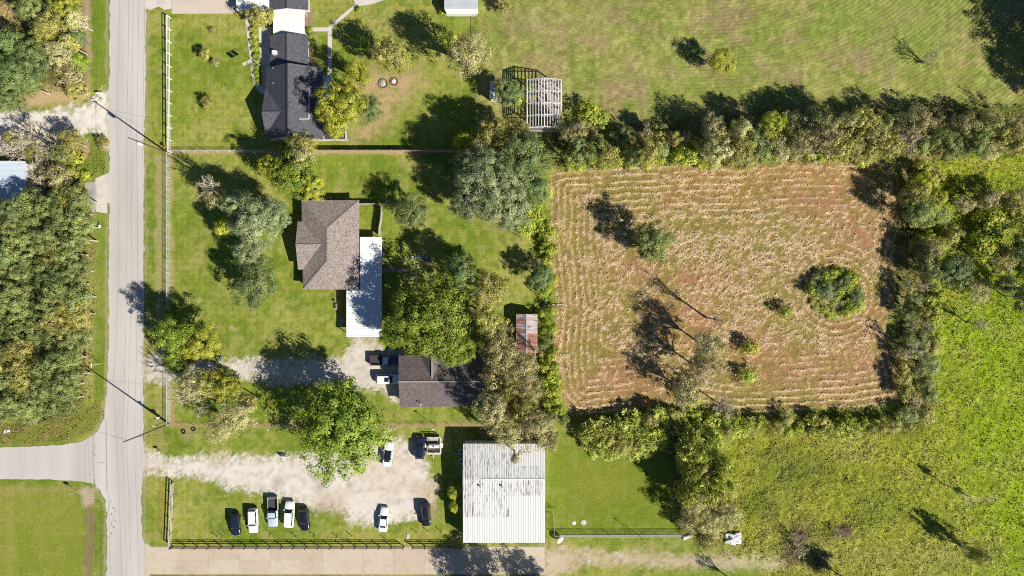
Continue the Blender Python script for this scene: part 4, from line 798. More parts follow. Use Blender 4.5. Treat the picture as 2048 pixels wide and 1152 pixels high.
# ------------------------------------------------------------------ vehicles
def paint(name, c, rough=.28, coat=.6): return mat(name, c, rough, var=.01, scale=2, spec=.5, coat=coat)
M_TYRE = mat('tyre_rubber', (.015,.015,.016), .8); M_RIM = mat('alloy_rim', (.45,.45,.46), .35, metal=.8, var=.03); M_CARGLASS = mat('car_glass', (.012,.016,.024), .06, var=.01, spec=.8)
M_HEADL = mat('headlight_lens', (.6,.62,.65), .15, var=.02); M_TAILL = mat('tail_light_lens', (.35,.02,.02), .25, var=.02); M_BEDL = mat('bed_liner', (.045,.042,.04), .8, var=.1); M_PLAST = mat('black_plastic', (.02,.02,.022), .6)
SED = dict(st=[(-1, .72, .86), (-.955, .86, 1.0), (-.8, .93, 1.06), (-.4, .95, 1.0), (.3, .95, .98), (.62, .93, .90), (.86, .87, .80), (.96, .78, .72), (1, .62, .62)], base=(-.70, .38), roof=(-.42, .08), zr=1.44, rw=.66)
SUV = dict(st=[(-1, .80, 1.02), (-.97, .88, 1.1), (-.8, .93, 1.12), (-.4, .95, 1.1), (.3, .95, 1.08), (.62, .93, 1.04), (.86, .88, .96), (.96, .80, .86), (1, .66, .7)], base=(-.955, .44), roof=(-.82, .16), zr=1.70, rw=.70)
PICK = dict(st=[(-.1, .95, 1.1), (.0, .95, 1.1), (.4, .95, 1.1), (.62, .94, 1.1), (.86, .90, 1.04), (.96, .86, .96), (1, .74, .8)], base=(-.12, .46), roof=(-.03, .26), zr=1.82, rw=.70)
def make_car(p, ang, L, W_, kind, col, label, roofcol=None, rails=False, sun=False):
    """p photo pixel of the roof centre; ang heading in degrees (0 = east)"""
    D = {'sedan': SED, 'suv': SUV, 'pickup': PICK}[kind]; h = L / 2; hw = W_ / 2
    x, y, _ = at(*p, D['zr'] * .75); r = empty({'sedan': 'sedan', 'suv': 'suv', 'pickup': 'pickup_truck'}[kind], (x, y, ZP), label, 'pickup truck' if kind == 'pickup' else 'car', 'cars parked on the lot', rz=R(ang))
    # body: a loft of rounded sections
    st = []; S0 = D['st']
    for i in range(len(S0) - 1):
        for k in range(3):
            t = k / 3; st.append([S0[i][j] * (1 - t) + S0[i + 1][j] * t for j in range(3)])
    st.append(list(S0[-1])); V = []; n = 11
    for (u, w, z) in st:
        w = w * hw / .95; zb_ = .30 if abs(u) < .93 else .38
        V += [(u * h, s * a * w, b) for s, a, b in ((-1, .88, zb_), (-1, .98, .48), (-1, 1.0, z * .72), (-1, .965, z - .07), (-1, .80, z - .01), (0, 0, z + .035), (1, .80, z - .01), (1, .965, z - .07), (1, 1.0, z * .72), (1, .98, .48), (1, .88, zb_))]
    F = [(i * n + k, i * n + (k + 1) % n, (i + 1) * n + (k + 1) % n, (i + 1) * n + k) for i in range(len(st) - 1) for k in range(n)] + [tuple(range(n))[::-1], tuple((len(st) - 1) * n + k for k in range(n))]
    b = MB(); b.add(V, [f[::-1] for f in F]); b.build('body', col, r, smooth=True)
    def zt(u):
        for i in range(len(S0) - 1):
            if S0[i][0] <= u <= S0[i + 1][0]: t = (u - S0[i][0]) / (S0[i + 1][0] - S0[i][0]); return S0[i][2] * (1 - t) + S0[i + 1][2] * t
        return S0[0][2]
    # cabin: pillars and domed roof in body colour, glass set just proud
    (b0, b1), (r0, r1) = D['base'], D['roof']; bw, rw = hw * .90, hw * D['rw']; zr_ = D['zr']
    B = [Vector((b0 * h, -bw * .94, zt(b0) - .06)), Vector((b1 * h, -bw * .94, zt(b1) - .06)), Vector((b1 * h, bw * .94, zt(b1) - .06)), Vector((b0 * h, bw * .94, zt(b0) - .06))]
    T = [Vector((r0 * h, -rw, zr_ - .06)), Vector((r1 * h, -rw, zr_ - .06)), Vector((r1 * h, rw, zr_ - .06)), Vector((r0 * h, rw, zr_ - .06))]
    cb = MB(); cb.add(B + T, [(0, 1, 5, 4), (1, 2, 6, 5), (2, 3, 7, 6), (3, 0, 4, 7)]); cb.build('pillars', col, r)
    NX, NY = 6, 5; V = []; F = []
    for i in range(NX):
        for j in range(NY):
            u = i / (NX - 1); v = j / (NY - 1) * 2 - 1; e = (1 - abs(2 * u - 1) ** 3) * (1 - abs(v) ** 3)
            bul = .03 * (1 - v * v) * h / 2.4
            xx = r0 * h - bul * 2 + (r1 * h - r0 * h + bul * 4) * u if abs(v) < .99 else r0 * h + (r1 - r0) * h * u
            V.append((xx, v * (rw + .012), zr_ - .055 + .06 * e))
    for i in range(NX - 1):
        for j in range(NY - 1): F.append((i * NY + j, (i + 1) * NY + j, (i + 1) * NY + j + 1, i * NY + j + 1))
    rb = MB(); rb.add(V, F); rb.build('roof', roofcol or col, r, smooth=True)
    def pane(name, quad, fx0, fx1, fy0, fy1):
        a, b_, c, d = quad
        def q(u, v): return a.lerp(b_, u).lerp(d.lerp(c, u), v)
        P_ = [q(fx0, fy0), q(fx1, fy0), q(fx1, fy1), q(fx0, fy1)]; nrm = (P_[1] - P_[0]).cross(P_[3] - P_[0]).normalized()
        m_ = MB(); m_.add([v + nrm * .012 for v in P_] + [v - nrm * .01 for v in P_], [(0, 1, 2, 3), (7, 6, 5, 4), (0, 4, 5, 1), (1, 5, 6, 2), (2, 6, 7, 3), (3, 7, 4, 0)]); m_.build(name, M_CARGLASS, r)
    pane('windscreen', (B[1], B[2], T[2], T[1]), .05, .95, .10, .97); pane('rear_window', (B[3], B[0], T[0], T[3]), .08, .92, .25, .92)
    for q in ((B[0], B[1], T[1], T[0]), (B[2], B[3], T[3], T[2])): pane('side_window', q, .06, .47, .22, .93); pane('side_window', q, .51, .93, .22, .93)
    if sun: MB().box(-.05 * h - .45, -.42, zr_ - .02, -.05 * h + .45, .42, zr_ + .014).build('sunroof', M_CARGLASS, r)
    if kind == 'pickup':
        zb2 = 1.08; xa, xb = -h, -.12 * h; t = .09
        MB().box(xa + t, -hw + t, .55, xb - .01, hw - t, .62).build('bed_floor', M_BEDL, r)
        for s in (-1, 1): MB().box(xa, s * hw * .975 - t / 2, .42, xb - .004, s * hw * .975 + t / 2, zb2).build('bed_side', col, r); MB().box(xa + .1, s * hw * .975 - t / 2 - .005, zb2 + .001, xb - .02, s * hw * .975 + t / 2 + .005, zb2 + .03).build('bed_rail', M_PLAST, r)
        MB().box(xa, -hw * .92, .45, xa + t * .8, hw * .92, zb2 - .02).build('tailgate', col, r); MB().box(xb - .08, -hw * .92, .5, xb, hw * .92, zb2).build('bed_front', M_BEDL, r)
        for s in (-1, 1): MB().box(xa + .9, s * hw * .78 - .14, .62, xa + 1.75, s * hw * .78 + .14, .86).build('wheel_arch', M_BEDL, r)
        MB().box(xa - .12, -hw * .8, .42, xa - .005, hw * .8, .58).build('bumper', M_GALV, r)
    if rails:
        for s in (-1, 1): MB().bar(((r0 + .04) * h, s * (rw - .06), zr_ + .04), ((r1 - .02) * h, s * (rw - .06), zr_ + .04), .05, .05).build('roof_rail', mat('silver_rail', (.5,.5,.52), .35, metal=.7), r)
    wr = .34 if kind != 'pickup' else .4
    for fx in (-.60, .62):
        for s in (-1, 1):
            w = MB(); w.tube([(fx * h, s * (hw - .23), wr), (fx * h, s * (hw + .005), wr)], wr, 18); wo = w.build('wheel', M_TYRE, r)
            rm = MB(); rm.tube([(fx * h, s * (hw - .02), wr), (fx * h, s * (hw + .018), wr)], wr * .62, 12); rm.build('rim', M_RIM, wo)
    for s in (-1, 1):
        MB().bar((b1 * h * .82, s * hw * .93, zt(.3) + .03), (b1 * h * .80, s * (hw + .17), zt(.3) + .06), .13, .13).build('mirror', col, r)
        u = .965; MB().box(u * h - .12, s * hw * .62 - .17, zt(u) - .2, u * h + .06, s * hw * .62 + .17, zt(u) - .06).build('headlight', M_HEADL, r)
        u = -.985; MB().box(u * h - .05, s * hw * .72 - .12, zt(u if kind != 'pickup' else 0) - .34, u * h + .13, s * hw * .72 + .14, zt(u if kind != 'pickup' else 0) - .06).build('tail_light', M_TAILL, r)
    return r
ZP = .02
P_WHITE = paint('white_car_paint', (.70,.71,.70), .3); P_BLACK = paint('black_car_paint', (.012,.013,.018), .2); P_NAVY = paint('navy_car_paint', (.012,.017,.035), .2); P_SILV = paint('silver_blue_paint', (.42,.50,.56), .3); P_BLUE = paint('dark_blue_paint', (.02,.035,.09), .25)
make_car((469,1051), -88, 4.4, 1.85, 'suv', P_NAVY, 'dark suv with red tail lights at the west end of the parked row')
make_car((504.5,1043), -89, 4.9, 1.95, 'suv', P_WHITE, 'white suv between the dark suv and the silver blue pickup')
make_car((543.5,1026), -89, 5.8, 2.0, 'pickup', P_SILV, 'silver blue pickup truck with empty dark bed among the parked row')
make_car((577,1030), 87, 5.2, 2.0, 'suv', P_WHITE, 'long white suv facing the gravel beside the silver blue pickup')
make_car((607.5,1041), -86, 4.5, 1.85, 'suv', P_BLACK, 'small black suv at the east end of the parked row')
make_car((767,1040), 84, 4.9, 1.9, 'sedan', P_WHITE, 'white sedan alone on the south edge of the gravel car park')
make_car((851,1031), -87, 4.6, 1.9, 'suv', P_BLACK, 'black suv with silver roof rails near the white metal building', rails=True)
make_car((775.5,909), 83, 4.8, 1.9, 'sedan', P_WHITE, 'white sedan with black glass roof next to the large green tree', roofcol=M_CARGLASS)
make_car((839.5,896), 88, 4.5, 1.9, 'suv', P_NAVY, 'dark navy suv parked beside the white utility trailer')
make_car((767,721), 0, 5.6, 2.0, 'pickup', P_BLUE, 'dark blue pickup truck backed beneath the large green tree')
make_car((775,759), 0, 4.7, 1.95, 'suv', P_WHITE, 'white suv with sunroof parked against the low grey roofed house', sun=True)
# white utility trailer
t = empty('utility_trailer', at(868,889), 'white railed utility trailer with white tank beside the dark navy suv', 'trailer')
M_TRW = M_FENCEW; x0, x1, y0, y1 = -1.3, 1.45, -1.6, 1.6
for k in range(7): MB().box(x0 + k * .39, y0 + .05, .5, x0 + k * .39 + .36, y1 - .05, .55).build('deck_plank', M_DKWOOD, t)
fr = MB(); [fr.bar(a, b, .1, .12) for a, b in (((x0, y0, .5), (x1, y0, .5)), ((x1, y0, .5), (x1, y1, .5)), ((x1, y1, .5), (x0, y1, .5)), ((x0, y1, .5), (x0, y0, .5)))]; fr.build('chassis', M_TRW, t)
for z in (.95, 1.35):
    for a, b in (((x0, y0, z), (x1, y0, z)), ((x1, y0 + .06, z), (x1, y1 - .06, z)), ((x1, y1, z), (x0, y1, z))): MB().bar(a, b, .09, .09).build('rail', M_TRW, t)
for x, y in ((x0, y0), (x1, y0), (x1, y1), (x0, y1), ((x0 + x1) / 2, y0), ((x0 + x1) / 2, y1)): MB().box(x - .045, y - .045, .56, x + .045, y + .045, 1.3).build('post', M_TRW, t)
for s in (-1, 1):
    w = MB(); w.tube([(s * 1.55, 0, .33), (s * 1.78, 0, .33)], .33, 16); wo = w.build('wheel', M_TYRE, t); w = MB(); w.tube([(s * 1.7, 0, .33), (s * 1.79, 0, .33)], .2, 12); w.build('rim', M_RIM, wo); MB().box(s * 1.66 - .2, -.45, .7, s * 1.66 + .2, .45, .74).build('mudguard', M_TRW, t)
MB().bar((0, y0, .5), (0, y0 - 1.0, .5), .1).build('tow_bar', M_TRW, t)
tk = MB(); tk.tube([(-1.0, .1, 1.0), (-.95, .1, 1.0), (1.1, .1, 1.0), (1.15, .1, 1.0)], [.3, .44, .44, .3], 16); o = tk.build('water_tank', M_WHITE, None, org=(0, 0, 0), loc=at(868.5,890.5)); tag(o, 'white round tank lying across the white utility trailer', 'tank')
# tank rests in the trailer; its lid is a part of it
MB().tube([(0, .1, 1.42), (0, .1, 1.5)], .14, 12).build('lid', M_BLACK, o)
bx_ = MB().box(-.95, -.25, .56, .95, .25, 1.0); tag(bx_.build('toolbox', M_GREYWOOD, None, org=(0, 0, 0), loc=(at(868,876.5)[0], at(868,876.5)[1], 0)), 'pale grey toolbox at the north end of the white utility trailer', 'toolbox')
# ------------------------------------------------------------------ small things
pk = [(434,1072),(446,1071.5),(542,1066),(592,1072),(629,1070),(674,1072),(704,1071),(771,1077),(833,1064),(857,1062.5),(882,1062)]
for i, p in enumerate(pk):
    t = empty('bollard', at(*p), '%s short dark parking post from the west along the brown rail fence' % 'first second third fourth fifth sixth seventh eighth ninth tenth eleventh'.split()[i], 'bollard', 'parking posts along the brown rail fence')
    MB().tube([(0, 0, -.1), (0, 0, .95)], .06, 8).build('post', M_BLACK, t); MB().tube([(0, 0, .95), (0, 0, 1.08)], [.11, .07], 8).build('cap', M_PLAST if i % 3 else M_WHITE, t)
def mailbox(p, label, m, h=1.05, rz=0):
    t = empty('mailbox', at(*p), label, 'mailbox', rz=rz); MB().box(-.05, -.05, -.1, .05, .05, h).build('post', M_GREYWOOD, t)
    b = MB(); pr = [(-.17, h), (.17, h), (.17, h + .2), (.1, h + .3), (0, h + .33), (-.1, h + .3), (-.17, h + .2)]; n = len(pr); b.add([(-.32, y, z) for y, z in pr] + [(.32, y, z) for y, z in pr], [tuple(range(n))[::-1], tuple(range(n, 2 * n))] + [(i, (i + 1) % n, n + (i + 1) % n, n + i) for i in range(n)]); bo = b.build('box', m, t); MB().box(.0, -.19, h + .1, .03, -.172, h + .4).build('signal_flag', M_TAILL, bo)
mailbox((336,296), 'rusty red mailbox beside the northern utility pole and white rail fence', mat('red_mailbox', alb(170,90,70), .5), 1.1, 1.0)
mailbox((322,902), 'pale mailbox in the grass corner south of the junction utility pole', M_WHITE, 1.0); mailbox((205,454), 'white mailbox on the verge west of the road', M_WHITE, .9, 1.57)
mailbox((200,188), 'pale mailbox beside stones at the mouth of the left gravel drive', M_WHITE, .6)
def signpost(p, h, label, face, w=.6, rz=0, name='road_sign', back=None):
    t = empty(name, at(*p), label, 'sign', rz=rz); MB().tube([(0, 0, -.1), (0, 0, h)], .04, 8).build('post', M_GALV, t)
    b = MB(); n = 8; b.add([(-.05 + s * .012, w / 2 * 1.08 * math.cos((k + .5) * math.pi / 4), h - w / 2 + w / 2 * 1.08 * math.sin((k + .5) * math.pi / 4)) for s in (1, -1) for k in range(n)], [tuple(range(n)), tuple(range(n, 2 * n))[::-1]] + [(k, n + k, n + (k + 1) % n, (k + 1) % n) for k in range(n)]); b.build('sign_face', face, t); return t
signpost((154,982), 2.5, 'octagonal road sign seen from above beside the side street corner', mat('sign_back', (.6,.62,.62), .4), .8, -1.3)
t = empty('street_sign', at(202,727), 'slim post with white street name blades on the west verge', 'sign'); MB().tube([(0, 0, -.1), (0, 0, 3.0)], .045, 8).build('post', M_FENCEW, t); MB().bar((-.45, .0, 2.9), (.45, .0, 2.9), .03, .22).build('sign_blade', M_FENCEW, t); MB().bar((0, -.45, 3.13), (0, .45, 3.13), .03, .2).build('sign_blade', M_FENCEW, t)
t = empty('yard_sign', at(568,911), 'white folding board sign standing at the north edge of the gravel entrance', 'sign')
for s in (-1, 1): 
    MB().add([(-.5, s * .42, 0), (.5, s * .42, 0), (.5, s * .03, 1.0), (-.5, s * .03, 1.0), (-.5, s * .42 + .03, 0), (.5, s * .42 + .03, 0), (.5, s * .03 + .03, 1.0), (-.5, s * .03 + .03, 1.0)], [(0,1,2,3),(7,6,5,4),(0,4,5,1),(1,5,6,2),(2,6,7,3),(3,7,4,0)]).build('board', M_WHITE, t)
MB().bar((-.3, -.5, .0), (-.3, -.3, .9), .06).build('leg', M_BLACK, t)
t = empty('electric_cabinet', at(322,833), 'white meter box on a post against the chain link fence by the junction', 'meter box'); MB().box(-.05, -.05, 0, .05, .05, 1.3).build('post', M_POLE, t); MB().box(-.45, -.16, 1.3, .35, .18, 1.75).build('cabinet', M_WHITE, t)
def lid(p, r, m, label, bricks=False, group=None, h=.12):
    t = empty('tank_lid', at(*p), label, 'tank lid', group); MB().tube([(0, 0, -.05), (0, 0, h), (0, 0, h + .05)], [r, r, r * .85], 18).build('lid', m, t); MB().tube([(0, 0, h + .05), (0, 0, h + .09)], r * .25, 10).build('handle', M_GALV, t)
    if bricks:
        n = 14
        for k in range(n):
            a = k * 2 * math.pi / n; R_ = r * 1.75; c, s = math.cos(a), math.sin(a); o = MB().box(-.11, -.2, -.05, .11, .2, .13 + .03 * rr.random()).build('brick', mat('edging_brick', alb(130,100,90), .9, var=.2, scale=3), t, loc=(R_ * c, R_ * s, 0)); o.rotation_euler = (0, 0, a)
lid((766,167), .5, mat('pale_green_lid', alb(190,210,204), .5), 'larger pale round lid ringed with brick under the north yard tree', True); lid((788,163), .42, M_WHITE, 'smaller white round lid east of the bricked lid under the north yard tree', True)
lid((824,515), .34, M_WHITE, 'white round tank lid at the west end of three in deep shade'); lid((838.5,514), .42, mat('pale_blue_lid', alb(170,200,226), .5), 'pale blue round tank lid between two others in deep shade'); lid((853,515), .34, mat('teal_lid', alb(110,180,180), .5), 'teal round tank lid nearest the wooden platform')
lid((684,639), .42, mat('grey_lid', alb(150,170,180), .6), 'grey round lid in the carport shadow'); lid((1148,1046), .4, M_WHITE, 'white round lid in the back lawn near the pen', h=.05); lid((1167,1045), .55, M_WHITEC, 'broken pale lid east of the white lid in the back lawn', h=.03)
t = empty('wooden_platform', at(853,522), 'low plank platform in deep shade south of the tank lids', 'platform')
for k in range(6): MB().box(-1.05, -.5 + k * .17, .1, 1.05, -.5 + k * .17 + .15, .15).build('plank', M_DKWOOD, t)
for x in (-.9, .85): MB().box(x, -.5, 0, x + .08, .5, .099).build('bearer', M_DKWOOD, t)
pw = empty('paved_path', at(791,540), kind='structure')
M_PAV = [mat('red_paver', alb(180,130,120), .9, var=.15), mat('grey_paver', alb(160,150,146), .9, var=.15), mat('pink_paver', alb(206,160,150), .9, var=.12)]
for i in range(11):
    for j in range(2): MB().box(-2.5 + i * .46, -.42 + j * .43, -.03, -2.5 + i * .46 + .43, -.42 + j * .43 + .40, .05 + .02 * rr.random()).build('paver', rr.choice(M_PAV), pw)
t = empty('garden_bench', at(673,613), 'small pale pink garden bench at the edge of the carport shadow', 'bench')
for k in range(3): MB().box(-.2 + k * .14, -.6, .42, -.2 + k * .14 + .12, .6, .46).build('seat_slat', mat('pink_bench', alb(230,206,206), .6), t)
for y in (-.5, .45): MB().box(-.2, y, 0, .2, y + .08, .415).build('leg', M_DKWOOD, t)
MB().box(.22, -.6, .5, .26, .6, .8).build('backrest', MATS['pink_bench'], t)
t = empty('stone_planter', at(670.5,602), 'round grey stone pot beside the pink garden bench', 'planter'); MB().tube([(0, 0, 0), (0, 0, .4), (0, 0, .42)], [.22, .3, .26], 12).build('pot', M_GREYC, t); MB().tube([(0, 0, .421), (0, 0, .43)], .24, 12).build('soil', M_DKWOOD, t)
for p, rz, lb in (((367,863), .3, 'old tyre half sunk in the grass by the wire fence, nearer the pole'), ((387,858), 1.2, 'old tyre half sunk in the grass by the wire fence, farther from the pole')):
    b = MB(); n, q = 18, 8; V = [((.36 + .12 * math.cos(k * 2 * math.pi / q)) * math.cos(i * 2 * math.pi / n), (.36 + .12 * math.cos(k * 2 * math.pi / q)) * math.sin(i * 2 * math.pi / n), .08 + .12 * math.sin(k * 2 * math.pi / q)) for i in range(n) for k in range(q)]
    b.add(V, [(i * q + k, ((i + 1) % n) * q + k, ((i + 1) % n) * q + (k + 1) % q, i * q + (k + 1) % q) for i in range(n) for k in range(q)]); tag(b.build('old_tyre', M_TYRE, None, org=(0, 0, 0), loc=at(*p), smooth=True), lb, 'tyre')
# tarp, dish, boards
def crumple(name, p, sx, sy, hh, m, label, cat, seed):
    n = 14; g = np.linspace(-1, 1, n); a, b = np.meshgrid(g, g); z = (fbm(a * 3 + seed, b * 3, 1.0, seed, 3)) * hh * np.clip(1.3 - a * a * .6 - b * b * .6, .05, 1); wx = a * sx * (1 + .25 * (fbm(b * 2, a * 2 + seed, 1, seed + 5, 2) - .5)); wy = b * sy * (1 + .4 * (fbm(a * 2, b * 2, 1, seed + 9, 2) - .5))
    J_, I_ = np.meshgrid(np.arange(n - 1), np.arange(n - 1), indexing='ij'); Q = np.stack([J_ * n + I_, J_ * n + I_ + 1, (J_ + 1) * n + I_ + 1, (J_ + 1) * n + I_], -1).reshape(-1, 4)
    o = link(name, np_mesh(name, np.stack([wx, wy, z + .12], -1).reshape(-1, 3), Q, m, None, True), None, at(*p)); tag(o, label, cat)
crumple('tarpaulin', (1466,1076), 1.5, 1.1, 1.1, mat('white_tarp', (.58,.60,.62), .5, var=.05), 'crumpled white tarpaulin heap among weeds east of the bushy clump', 'tarpaulin', 3)
t = empty('satellite_dish', at(1119,1076), 'white satellite dish on a short mast at the corner of the back lawn fence', 'dish'); MB().tube([(0, 0, 0), (0, 0, .9)], .04, 8).build('mast', M_GALV, t)
b = MB(); n = 20; ax = Vector((.55, -.45, .7)).normalized(); u = ax.orthogonal().normalized(); v = ax.cross(u); V = [Vector((0, 0, 1.0))]
for rr_ in (.3, .55, .75):
    for k in range(n): V.append(Vector((0, 0, 1.0)) + ax * (rr_ ** 2 * .35) + u * (rr_ * math.cos(k * 2 * math.pi / n)) + v * (rr_ * math.sin(k * 2 * math.pi / n)))
b.add(V, [(0, 1 + k, 1 + (k + 1) % n) for k in range(n)] + [(1 + r_ * n + k, 1 + (r_ + 1) * n + k, 1 + (r_ + 1) * n + (k + 1) % n, 1 + r_ * n + (k + 1) % n) for r_ in range(2) for k in range(n)]); b.build('reflector', M_WHITE, t, smooth=True); MB().bar((0, 0, .95), tuple(Vector((0, 0, 1.0)) + ax * .55), .03).build('feed_arm', M_GALV, t)
o = MB().box(-.85, -.35, 0, .85, .35, .06).build('sheet_board', M_FENCEG, None, org=(0, 0, 0), loc=(at(1374,1074)[0], at(1374,1074)[1], .25)); o.rotation_euler = (.3, .12, .35); tag(o, 'pale board propped at the east end of the chain link fence', 'board')
o = MB().box(-.5, -.25, 0, .5, .25, .12).build('stepping_stone', M_WHITEC, None, org=(0, 0, 0), loc=at(816,1073)); o.rotation_euler = (0, 0, 1.5); tag(o, 'pale stepping stone at the gap in the brown rail fence', 'stone')
for k, p in enumerate(((783,857),(787,857),(791,857),(776,858))): tag(MB().box(-.15, -.35, 0, .15, .35, .1).build('concrete_block', M_GREYC, None, org=(0, 0, 0), loc=at(*p)), 'pale concrete block in the row by the wire fence east of the large tree', 'block', 'concrete blocks by the wire fence')
for k, (p, a, l) in enumerate((((1088,610), 1.2, 2.2), ((1100,610), .1, 2.6), ((1118,609), .05, 1.6))): 
    o = MB().box(-l / 2, -.12, 0, l / 2, .12, .14).build('timber', M_GREYWOOD, None, org=(0, 0, 0), loc=(at(*p)[0], at(*p)[1], .05 + .1 * (k == 0))); o.rotation_euler = (0, 0, a); tag(o, ('grey timber standing across the gap north of the rusty shed', 'grey timber lying east of the gap by the rusty shed', 'short grey timber at the edge of the hay field')[k], 'timber')
for p, lb in (((127,166), 'white metal sheet edge under the olive shrubs by the sand patch'),): o = MB().box(-.75, -.12, .3, .75, .12, .36).build('metal_sheet', M_WHITE, None, org=(0, 0, 0), loc=at(*p)); o.rotation_euler = (0, .1, -.25); tag(o, lb, 'metal sheet')
for k in range(9):
    px, py = rr.uniform(186, 206), rr.uniform(184, 204); x, y, _ = at(px, py); s = rr.uniform(.15, .35); b = MB(); b.box(-s, -s * .7, -.05, s, s * .7, s); o = b.build('stone', M_WHITEC, None, org=(0, 0, 0), loc=(x, y, 0)); o.rotation_euler = (rr.uniform(-.3, .3), rr.uniform(-.3, .3), rr.uniform(0, 3)); tag(o, 'pale block of rubble stone at the mouth of the left gravel drive', 'stone', 'rubble stones by the left gravel drive')
def barrel(p, label, m): t = empty('barrel', at(*p), label, 'barrel'); MB().tube([(0, 0, 0), (0, 0, .85)], .3, 14).build('drum', m, t); MB().tube([(0, 0, .851), (0, 0, .87)], .26, 14).build('drum_lid', M_GALV, t)
barrel((976,795), 'round bin in the shade behind the low grey roofed house', M_GREYC)
t = empty('ac_stand', at(974,776), 'white cabinet beside the round bin in the shade', 'cabinet'); MB().box(-.35, -.3, 0, .35, .3, .9).build('cabinet_body', M_WHITE, t); MB().box(-.3, -.301, .1, .3, -.33, .8).build('cabinet_door', M_GALV, t)
# ------------------------------------------------------------------ trees
M_BARK = mat('grey_bark', alb(150,138,126), .9, var=.2, scale=6); M_BARKP = mat('pale_bark', alb(214,202,182), .85, var=.12, scale=6); M_BARKD = mat('brown_bark', alb(118,100,86), .9, var=.2, scale=6)
LF = 1.75
#  species: leaf colours, clump count, leaves per clump, leaf size, leaf aspect, clump radius, fill, bark, branches, openness
SP = {
 'bright': dict(c=(alb(98,126,32,LF*.8), alb(160,174,66,LF*.8)), nc=260, k=80, ls=.05, asp=.6, cr=.14, flat=.72, bark=M_BARK, tw=0, up=.45, tr=.22),
 'yellow': dict(c=(alb(124,140,34,LF*.85), alb(192,188,74,LF*.85)), nc=170, k=110, ls=.054, asp=.44, cr=.15, flat=.70, bark=M_BARK, tw=0, up=.4, tr=.22),
 'oak':    dict(c=(alb(88,102,62,LF*1.0), alb(150,158,112,LF*1.0)), nc=200, k=112, ls=.076, asp=.22, cr=.145, flat=.7, bark=M_BARKP, tw=0, up=.4, tr=.15),
 'dark':   dict(c=(alb(72,94,48,LF*1.02), alb(128,142,84,LF*1.02)), nc=160, k=112, ls=.066, asp=.32, cr=.15, flat=.75, bark=M_BARK, tw=0, up=.4, tr=.15),
 'wood':   dict(c=(alb(92,108,50,LF*.88), alb(150,158,92,LF*.88)), nc=90, k=100, ls=.092, asp=.3, cr=.19, flat=.8, bark=M_BARKP, tw=0, up=.4, tr=.18),
 'olive':  dict(c=(alb(116,118,50,LF*.95), alb(184,176,96,LF*.95)), nc=100, k=74, ls=.082, asp=.36, cr=.17, flat=.72, bark=M_BARKP, tw=1, up=.3, tr=.2),
 'pale':   dict(c=(alb(146,146,82,LF*.86), alb(208,200,146,LF*.86)), nc=140, k=52, ls=.072, asp=.34, cr=.155, flat=.75, bark=M_BARKP, tw=1, up=.3, tr=.2),
 'grey':   dict(c=(alb(122,118,68,LF*.9), alb(188,178,124,LF*.9)), nc=110, k=54, ls=.08, asp=.3, cr=.17, flat=.75, bark=M_BARKP, tw=1, up=.3, tr=.2),
 'bare':   dict(c=(alb(138,138,76,LF), alb(190,180,124,LF)), nc=40, k=12, ls=.07, asp=.4, cr=.15, flat=.8, bark=M_BARKP, tw=3, up=.3, tr=.2),
 'shrub':  dict(c=(alb(112,140,36,LF*.8), alb(196,198,80,LF*.8)), nc=56, k=34, ls=.15, asp=.42, cr=.26, flat=.75, bark=M_BARKD, tw=0, up=.4, tr=.25),
 'cane':   dict(c=(alb(134,146,56,LF), alb(198,200,110,LF)), nc=80, k=26, ls=.26, asp=.2, cr=.2, flat=.8, bark=M_BARKD, tw=0, up=.25, tr=.25),
}
LM = {k: leaf_mat(k + '_leaf', v['c'][0], v['c'][1], v['tr']) for k, v in SP.items()}
TPL = {}
def unit(v): return v / (np.linalg.norm(v, axis=-1, keepdims=True) + 1e-9)
def tubes_mesh(segs, m, n=4):
    """many tapering round sticks as one mesh; segs = (a, b, ra, rb)"""
    A = np.array([s[0] for s in segs]); B = np.array([s[1] for s in segs]); ra = np.array([s[2] for s in segs]); rb = np.array([s[3] for s in segs])
    D = unit(B - A); U = np.where(np.abs(D[:, 2:3]) < .9, [[0, 0, 1.]], [[1., 0, 0]]); X = unit(np.cross(D, U)); Y = np.cross(D, X); V = []
    for P, r in ((A, ra), (B, rb)):
        for k in range(n): a = 2 * math.pi * k / n; V.append(P + (X * math.cos(a) + Y * math.sin(a)) * r[:, None])
    V = np.stack(V, 1).reshape(-1, 3); N_ = len(segs); base = np.arange(N_)[:, None] * 2 * n; F = []
    for k in range(n): F.append(np.concatenate([base + k, base + (k + 1) % n, base + n + (k + 1) % n, base + n + k], 1))
    return np_mesh('branches', V, np.stack(F, 1).reshape(-1, 4), m, None, True)
